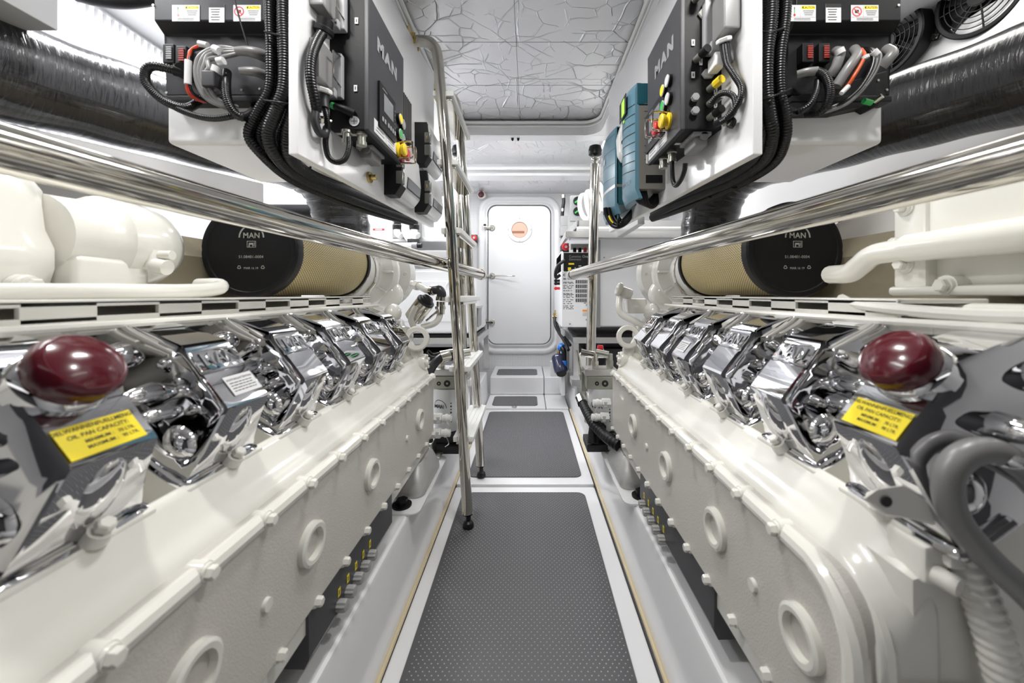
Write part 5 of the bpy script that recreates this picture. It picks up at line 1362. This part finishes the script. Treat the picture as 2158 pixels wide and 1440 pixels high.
for py in (424,446):
    m = M().use('black'); q = P(1217,py,3.298); m.cyl(q, q+V((0,-.012,0)), .038, n=28, bev=.003); k = m.finish('rotary_switch', parent=root)
    m = M().use('green'); d = V((.8,0,.6)); m.obox(q+V((0,-.016,0)), (d, V((0,1,0)), d.cross(V((0,1,0)))), (.062,.012,.014), .002); m.finish('green_handle', parent=k)
m = M().use('blackgloss'); m.tube([P(1187,412,3.5),P(1188,425,3.5),P(1186,440,3.5),P(1185,455,3.5)], .016, 12); m.use('steel'); m.cyl(P(1187,411,3.5),P(1187,418,3.5),.020,n=14); m.cyl(P(1186,440,3.5),P(1186,446,3.5),.020,n=14)
tag(m.finish('hose'), 'short black hose with steel ends above the grey junction box', 'hose')
m = M().use('lightgrey'); a, b = P(1182,455,3.4), P(1196,476,3.4); m.box(a.x,b.x,3.4,3.5,b.z,a.z,.003); a, b = P(1181,476,3.38), P(1196,497,3.38); m.box(a.x,b.x,3.38,3.5,b.z,a.z,.004)
tag(m.finish('junction_box'), 'light grey junction box right of the door frame', 'junction box')
cab([(1186,498,3.4),(1184,515,3.42),(1184,540,3.42),(1183,575,3.4)], .012, 'blackgloss', 'cable', 'black cable down the right side of the door frame', 'cable')
# hanging bottle with blue fittings
root = thing('hand_pump', P(1179,782,3.0), 'dark blue cylinder with bright blue fittings hanging right of the steps', 'pump')
m = M().use('navy'); m.lathe([(.030,0),(.050,.002),(.053,.02),(.050,.12),(.040,.14),(.018,.15)], P(1183,785,2.94), P(1174,748,3.0)-P(1183,785,2.94), 28); m.use('ink'); a = P(1183,785,2.94); m.cyl(a+V((0,-.002,-.002)), a+V((0,-.006,-.004)), .040, n=24); m.finish('cylinder', parent=root)
m = M().use('blue'); m.cyl(P(1179,730,3.0),P(1186,734,2.98),.030,n=20,bev=.004); m.cyl(P(1189,760,2.95),P(1189,772,2.95),.024,n=16,bev=.003); m.cyl(P(1189,772,2.95),P(1190,777,2.95),.014,n=14); m.finish('blue_fitting', parent=root)
m = M().use('blackgloss'); m.tube([P(1182,732,2.98),P(1188,738,2.95),P(1189,750,2.95),P(1189,762,2.95)], .018, 12); m.finish('hose', parent=root)
m = M().use('brass'); m.cyl(P(1177,737,3.0),P(1178,748,3.0),.012,n=12); m.finish('brass_valve', parent=root)
m = M().use('gel'); a, b = P(1160,762,3.05), P(1196,794,3.05); m.box(a.x,b.x,3.05,3.09,b.z,a.z,.004); m.box(.255,.285,3.0,3.5,.10,.62,.004); tag(m.finish('mounting_board'), 'white board behind the dark blue hanging cylinder', 'board')
for k, pts in enumerate(([(1169,668,3.2),(1170,685,3.15),(1178,702,3.05),(1190,720,2.9),(1198,738,2.8)], [(1172,680,3.2),(1180,700,3.1),(1190,712,3.0),(1202,728,2.9)])):
    cab(pts, .012, 'blackgloss', 'hose', ('left','right')[k]+' of two black hoses below the brass tap', 'hose', 'black hoses below the brass tap')
m = M().use('brass'); m.cyl(P(1168,672,3.2),P(1169,660,3.2),.012,n=12); m.cyl(P(1164,668,3.2),P(1174,668,3.2),.010,n=12); m.cyl(P(1170,664,3.2),P(1170,654,3.2),.006,n=10); tag(m.finish('brass_tap'), 'brass tap on the right of the door frame', 'tap')

# ---------------------------------------------------------------- fuel filters at the ends of the engines
def fuel_filter(s, lab):
    Y = 1.66 if s < 0 else 1.68
    px = 945 if s < 0 else 1268
    q = lambda x, y: P(x, y, Y)
    c = q(px, 902); c.z = max(c.z, .30)
    root = thing('fuel_filter', (c.x, Y, .24), lab, 'fuel filter', 'pair of white canister filters')
    top = q(px, 815).z; bot = q(px, 903).z
    m = M().use('filtermetal'); m.lathe([(.035,0),(.056,.004),(.062,.02),(.062,top-bot)], (c.x, Y, bot), (0,0,1), 36); m.finish('canister', parent=root)
    m = M().use('ink'); cy = V((c.x, Y, 0)); rr = .0624
    def wrap(u, z): a = u/rr; return V((cy.x+math.sin(a)*rr, Y-math.cos(a)*rr, z))
    zc = q(0, 852).z; n = 12; sh = -.028 if s < 0 else -.03
    for i in range(n):
        A, B = PI*i/n, PI*(i+1)/n
        m.face([m.bm.verts.new(wrap(sh+math.cos(t)*r, zc+math.sin(t)*r)) for t, r in ((A,.034),(B,.034),(B,.0315),(A,.0315))])
    m.text('MAN', wrap(sh, zc+.006), V((math.cos(sh/rr),math.sin(sh/rr),0)), (0,0,1), .022, .0002, bold=.02, off=.001)
    for k in range(7): m.plate(wrap(.024, zc+.02-.013*k), V((math.cos(.4),math.sin(.4),0)), (0,0,1), .006, .007 if k % 2 else .004, .0004)
    m.finish('print', parent=root, recalc=False, flat=True)
    m = M().use('zinc'); m.box(c.x-.075, c.x+.065, Y-.05, Y+.05, top, top+.055, .004); m.use('alu'); m.box(c.x-.08, c.x+.06, Y-.045, Y+.05, top+.055, top+.085, .004); hd = m.finish('filter_head', parent=root)
    m = M().use('ink')
    for dx, r in ((-.03,.009),(.005,.014)): m.annulus((c.x+dx, Y-.0505, top+.025), (0,-1,0), r*.35, r, .001, 20)
    m.finish('port', parent=hd)
    m = M().use('darkgrey'); m.box(c.x-.075, c.x+.075, Y-.07, Y+.06, .23, .262, .004); m.box(c.x-.05, c.x+.05, Y-.04,Y+.05,.262, bot+.002, .006); m.finish('drain_base', parent=root)
    for k, dx in enumerate((-.03, .035)):
        m = M().use('zinc' if k else 'steel'); m.cyl((c.x+dx,Y,top+.085),(c.x+dx,Y,top+.115),.017,n=6); m.cyl((c.x+dx,Y,top+.115),(c.x+dx,Y,top+.145),.014,n=16); m.cyl((c.x+dx-.005,Y,top+.14),(c.x+dx+s*-.06,Y+.01,top+.15),.016,n=18); m.finish('hose_fitting', parent=root)
    return root, c, top
rl, cl, tl = fuel_filter(-1, 'white canister filter behind the near ladder rail, end of left engine')
rr_, cr, tr_ = fuel_filter(1, 'white canister filter under green metal head, end of right engine')
cab([(955,750,1.62),(935,752,1.60),(922,760,1.57),(912,772,1.54),(905,785,1.51)], .018, 'blackgloss', 'hose', 'thick black hose into the left canister filter head', 'hose')
m = M().use('steel'); m.cyl(P(928,756,1.585),P(948,750,1.615),.0195,n=24,bev=.002); m.use('brass'); m.cyl(P(948,750,1.615),P(962,749,1.63),.017,n=16); tag(m.finish('hose_ferrule'), 'steel ferrule on the black hose at left canister filter', 'ferrule')
cab([(902,740,1.60),(912,748,1.62),(930,744,1.66),(950,738,1.70)], .007, 'blackgloss', 'hose', 'thin black hose above the left canister filter', 'hose')
cab([(1228,848,1.72),(1236,866,1.66),(1250,892,1.58),(1268,912,1.52),(1286,928,1.46),(1305,940,1.42)], .021, 'black', 'hose', 'thick black braided hose in front of the right canister filter', 'hose', None, .0012, .016)
m = M().use('steel'); m.cyl(P(1223,838,1.75),P(1228,851,1.71),.024,n=10); tag(m.finish('hose_ferrule'), 'steel ferrule on top of the black braided hose', 'ferrule')
cab([(1250,935,1.60),(1252,910,1.62),(1258,895,1.63),(1268,905,1.60)], .024, 'black', 'hose', 'black rubber hose bend at the foot of right canister filter', 'hose')
m = M().use('steel'); m.cyl(P(1216,738,1.75),P(1226,795,1.72),.007,n=12); m.use('zinc'); m.cyl(P(1225,788,1.72),P(1227,800,1.72),.011,n=12); m.box(*(lambda a: (a.x-.012,a.x+.025,a.y-.02,a.y+.02,a.z-.05,a.z+.04))(P(1230,800,1.72)),.003); tag(m.finish('lever'), 'slim steel lever beside the right canister filter', 'lever')
m = M().use('red'); m.lathe([(.012,0),(.016,.01),(.013,.022)], P(1265,738,1.78), (0,0,1), 16); m.use('steel'); m.cyl(P(1258,745,1.78),P(1272,745,1.78),.022,n=16); tag(m.finish('valve'), 'small red topped steel valve above the right canister filter', 'valve')
m = M().use('wall'); m.box(*(lambda a,b: (a.x,b.x,2.1,2.14,b.z,a.z))(P(1222,745,2.1),P(1250,800,2.1)),.01); m.use('alu'); m.box(*(lambda a,b: (a.x,b.x,2.0,2.1,b.z,a.z))(P(1205,800,2.0),P(1238,815,2.0)),.004); m.box(*(lambda a,b: (a.x,b.x,2.0,2.1,b.z,a.z))(P(1216,815,2.0),P(1236,842,2.0)),.006)
tag(m.finish('pump_unit'), 'white and silver pump unit behind the right canister filter', 'pump')
m = M().use('wall'); m.box(*(lambda a,b: (a.x,b.x,2.1,2.2,b.z,a.z))(P(960,800,2.1),P(992,815,2.1)),.006); m.use('alu'); m.box(*(lambda a,b: (a.x,b.x,2.1,2.2,b.z,a.z))(P(975,780,2.1),P(990,800,2.1)),.006); m.cyl(P(975,815,2.1),P(975,832,2.1),.016,n=12); m.cyl(P(992,815,2.12),V((P(992,815,2.12).x,2.12,.228)),.014,n=12)
tag(m.finish('pump_unit'), 'small white and silver pump unit behind the ladder', 'pump')
m = M().use('black'); m.cyl((-1.0,3.0,.43),(-.46,3.0,.43),.055,n=24,bev=.006); m.use('alu'); m.cyl((-.46,3.0,.43),(-.40,3.0,.43),.062,n=24,bev=.006); tag(m.finish('motor'), 'dark cylindrical motor under the left generator frame', 'motor')
m = M().use('darkgrey'); m.box(.40,1.05,2.85,3.3,.24,.50,.03); m.use('black'); m.cyl((.5,2.84,.42),(.5,2.80,.42),.06,n=24); tag(m.finish('motor'), 'dark machine in the shadow under the right generator frame', 'motor')

# ---------------------------------------------------------------- engine mounts and their bolts
def mount(s, lab):
    Y = 1.365 if s < 0 else 1.42; w = .398
    root = thing('engine_mount', (CX+s*w, Y, .228), lab, 'engine mount', 'pair of engine mounts')
    m = M().use('mount'); x = CX+s*w
    def rr(hw, hd, z, r, o=0): return [V((x+o*s+a, Y+b, z)) for a, b in rrect(hw*2, hd*2, r)]
    m.rings([rr(.066,.125,.2325,.03), rr(.069,.128,.240,.032), rr(.067,.124,.262,.034), rr(.052,.088,.315,.03), rr(.044,.076,.324,.02)]); m.finish('casting', parent=root)
    m = M().use('paint'); m.box(x-.038, x+.038, Y-.03, Y+.07, .324, .345, .006); m.cyl((x,Y+.02,.345),(x,Y+.02,.362),.020,n=6); m.finish('top_plate', parent=root)
    m = M().use('gel'); m.prism([V((x+a,Y+b,.2262)) for a, b in rrect(.155,.42,.03)], (0,0,.006), .002); m.finish('base_plate', parent=root)
    m = M().use('black'); c = V((x-s*.012, Y-.165, .232)); m.cyl(c, c+V((0,0,.006)), .030, n=24); m.cyl(c+V((0,0,.006)), c+V((0,0,.022)), .018, n=6); m.finish('bolt', parent=root)
    m = M().use('zinc'); m.box(x-.06,x+.055,Y+.165,Y+.27,.2325,.242,.003); m.finish('bracket_plate', parent=root); m = M().use('zinc'); m.box(x-.05,x+.02,Y+.18,Y+.25,.242,.292,.006); bk = m.finish('bracket', parent=root); m = M().use('darkgrey'); m.cyl((x-.01,Y+.215,.292),(x-.01,Y+.215,.304),.024,n=20); m.finish('rubber_buffer', parent=bk)
mount(-1, 'cast grey mount under the far end of left engine'); mount(1, 'cast grey mount under the far end of right engine')

# ---------------------------------------------------------------- dark connection boxes under the crankcases
def conn_box(s, lab):
    side = 'left' if s < 0 else 'right'
    X = lambda w: CX+s*w
    y0, y1 = (.635, 1.02) if s < 0 else (.69, 1.15)
    root = thing('connection_box', (X(.36),(y0+y1)/2,.272), lab, 'connection box', 'pair of dark connection boxes')
    m = M().use('boxgrey'); m.rings([[V((X(w),y,z)) for w, z in ((.50,.276),(.360,.272),(.352,.288),(.353,.366),(.50,.366))] for y in (y0,y1)]); m.finish('case', parent=root, angle=20)
    m = M().use('grey'); m.box(min(X(.3515),X(.3522)),max(X(.3515),X(.3522)),y0+.01,y1-.005,.2885,.2892); m.finish('edge_line', parent=root)
    ys = [.732+.0355*k for k in range(5)] if s < 0 else [.945+.040*k for k in range(5)]
    for k, y in enumerate(ys):
        c = V((X(.352),y,.300 if s < 0 else .290)); m = M().use('knobgrey')
        n = 36
        rg = [[c+V((-s*h, math.cos(2*PI*i/n)*r*(1+(.08*math.cos(9*2*PI*i/n) if r > .008 else 0)), math.sin(2*PI*i/n)*r*(1+(.08*math.cos(9*2*PI*i/n) if r > .008 else 0)))) for i in range(n)] for r, h in ((.0105,-.004),(.0108,.012),(.0095,.016),(.004,.017))]
        m.rings(rg); m.finish('knob', parent=root)
        m = M().use('ylabel'); c2 = V((X(.3522),y+.004,.323 if s < 0 else .313)); m.plate(c2, (0,1,0) if s < 0 else (0,-1,0), (0,0,1), .009, .016, .0006); m.use('ink'); m.plate(c2, (0,1,0) if s < 0 else (0,-1,0), (0,0,1), .003, .009, .0001, .0007); m.finish('yellow_tag', parent=root, recalc=False, flat=True)
conn_box(-1, 'dark grey connection box with five knobs under the left crankcase')
conn_box(1, 'dark grey connection box with five knobs under the right crankcase')

# ---------------------------------------------------------------- upper corners
root = thing('louvre_panel', (WL+.02, 1.5, 1.3), 'white vertically ribbed air intake on the left hull side', 'louvre')
m = M().use('wall'); m.box(WL+.002, WL+.008, .95, 2.2, 1.32, 1.86, .002)
m.finish('backing', parent=root)
m = M().use('wall')
for k in range(50):
    y = .96+.025*k; m.box(WL+.006, WL+.020, y, y+.014, 1.33, 1.85, .003)
m.finish('ribs', parent=root)
m = M().use('lightgrey'); m.box(WL, -1.115, .78, .90, 1.524, ZC, .004); tag(m.finish('wall_cabinet'), 'plain grey cabinet in the upper left corner', 'cabinet')
def fan(c, lab):
    n = V((-1,-.12,-.12)).normalized(); root = thing('fan', c, lab, 'fan', 'round black fans on the right hull side')
    m = M().use('black'); m.annulus(c, n, .104, .118, .05, 48, .004); a, u, v = frame(n)
    for k in range(4):
        t = PI/4+PI/2*k+.3; d = u*math.cos(t)+v*math.sin(t); p = c+d*.126; m.obox(p+n*.006, (d, n.cross(d), n), (.03,.022,.008), .003)
    rp = m.finish('shroud', parent=root)
    for k in range(4):
        m = M().use('steel'); t = PI/4+PI/2*k+.3; d = u*math.cos(t)+v*math.sin(t); p = c+d*.133+n*.010; m.cyl(p, p+n*.006, .0075, n=6); m.finish('screw', parent=root)
    m = M().use('black')
    for r in (.03,.045,.06,.075,.09,.104): m.annulus(c+n*.046, n, r-.0012, r+.0012, .0025, 48)
    for k in range(8):
        t = 2*PI*k/8; d = u*math.cos(t)+v*math.sin(t); m.obox(c+n*.045+d*.065, (d, n.cross(d), n), (.085,.003,.004))
    m.cyl(c+n*.03, c+n*.05, .028, n=32); m.finish('grille', parent=root)
    m = M().use('darkgrey')
    for k in range(7):
        t = 2*PI*k/7; d = u*math.cos(t)+v*math.sin(t); e = n.cross(d); m.obox(c+n*.022+d*.06, (d, (e+n*.6).normalized(), (n-e*.6).normalized()), (.08,.04,.0025), .001)
    m.finish('blades', parent=root)
    m = M().use('darkgrey'); m.cyl(c-n*.02, c+n*.004, .103, n=40); m.finish('finned_core', parent=root)
fan(P(1893,88,1.40), 'round black fan beside the right control unit')
fan(P(2092,-14,1.165), 'round black fan at the top right edge of the view')
root = thing('fan_board', (1.38,1.3,1.3), 'pale board carrying the round black fans', 'board')
m = M().use('wall'); m.box(WR-.025, WR-.012, .9, 1.62, 1.30, 1.78, .003); m.finish('board', parent=root)
cab([(160,-14,1.05),(200,-4,1.06),(255,2,1.07),(310,-4,1.08),(345,-16,1.09)], .020, 'black', 'hose', 'black hose across the top above the ribbed intake', 'hose')
# shelves along the hull and the harness on the right one
m = M().use('gel'); m.prism([V((-1.43,.62,1.243)),V((-1.23,1.0,1.243)),V((-.998,1.43,1.243)),V((-1.445,1.43,1.243)),V((-1.445,.62,1.243))], (0,0,.075), .004); tag(m.finish('hull_shelf'), 'white shelf under the left black duct', 'shelf')
m = M().use('gel'); m.prism([P(1772,520,1.1),P(1926,478,1.02),P(1926,418,1.02),P(1765,470,1.1)], (.012,.03,0), .003); tag(m.finish('cable_tray'), 'white tray behind the right air filter carrying a harness', 'tray')
cab([(1765,468,1.12),(1790,447,1.10),(1822,434,1.08),(1850,430,1.06),(1885,431,1.04)], .008, 'black', 'conduit', 'black ribbed harness on the white tray at right', 'conduit', None, .0006)
m = M().use('red'); m.cyl(P(1780,455,1.085), P(1798,444,1.075), .008, n=12); tag(m.finish('red_sleeve'), 'red sleeve on the black harness at right', 'sleeve')
# dark pipes and pump seen behind the left panel
m = M().use('black'); m.cyl((-1.448,1.96,1.33),(-.90,1.96,1.33),.035,n=20); m.cyl((-1.02,1.96,1.28),(-1.02,1.96,1.42),.03,n=20); m.use('brass'); m.cyl((-.98,1.93,1.30),(-.98,1.93,1.38),.012,n=12); tag(m.finish('pump'), 'dark pump in the gap behind the left duct', 'pump')
# ================================================================== LIGHTS AND CAMERA
def area(name, loc, sx, sy, power, rot=(0,0,0), col=(1,1,1)):
    l = bpy.data.lights.new(name, 'AREA'); l.shape = 'RECTANGLE'; l.size = sx; l.size_y = sy; l.energy = power; l.color = col
    o = bpy.data.objects.new(name, l); COL.objects.link(o); o.location = loc; o.rotation_euler = rot; return o
area('ceiling_light_near_left', (-.54, .50, 1.862), .10, .10, 5.5, col=(1,.985,.96))
area('ceiling_light_near_right', (.54, .50, 1.862), .10, .10, 5.5, col=(1,.985,.96))
area('added_fill_centre', (-.02, .85, 1.865), .12, .30, 6, col=(1,.99,.97))  # added fill lamp, brightens the walkway and ledges from above
area('ceiling_light_rear', (0, -.75, 1.86), 1.6, .3, 2.0, rot=(math.radians(20),0,0), col=(1,.985,.96))
area('ceiling_light_left', (-1.16, 1.15, 1.862), .14, 1.7, 20, col=(.97,.98,1))
area('ceiling_light_right', (1.16, 1.05, 1.862), .14, 1.5, 4.5, col=(1,.985,.95))
area('ceiling_light_hatch', (-.03, 2.5, 1.945), .9, .08, 10, col=(.98,.99,1))
area('ceiling_light_door', (-.03, 3.26, 1.915), 1.0, .07, 4, col=(.98,.99,1))
area('ceiling_light_far_left', (-.95, 2.7, 1.862), .5, .3, 16, col=(.97,.98,1))
area('ceiling_light_far_right', (.95, 2.7, 1.862), .5, .3, 5, col=(1,.99,.97))

w = bpy.data.worlds.new('world'); scene.world = w; w.use_nodes = True
w.node_tree.nodes['Background'].inputs['Color'].default_value = (.9,.95,1,1)
w.node_tree.nodes['Background'].inputs['Strength'].default_value = .05
cam = bpy.data.cameras.new('camera'); co = bpy.data.objects.new('camera', cam); COL.objects.link(co)
co.location = (0, 0, EYE); co.rotation_euler = (PI/2, 0, 0)
cam.sensor_width = 36; cam.sensor_fit = 'HORIZONTAL'; cam.lens = F/2158*36
cam.shift_x = -36/2158; cam.shift_y = -99/2158
cam.clip_start = .01; cam.clip_end = 50
cam.dof.use_dof = True; cam.dof.focus_distance = 1.7; cam.dof.aperture_fstop = 4.0
scene.camera = co
scene.view_settings.view_transform = 'Standard'; scene.view_settings.look = 'None'
scene.view_settings.gamma = 1; scene.view_settings.use_curve_mapping = False
scene.view_settings.exposure = 0.28
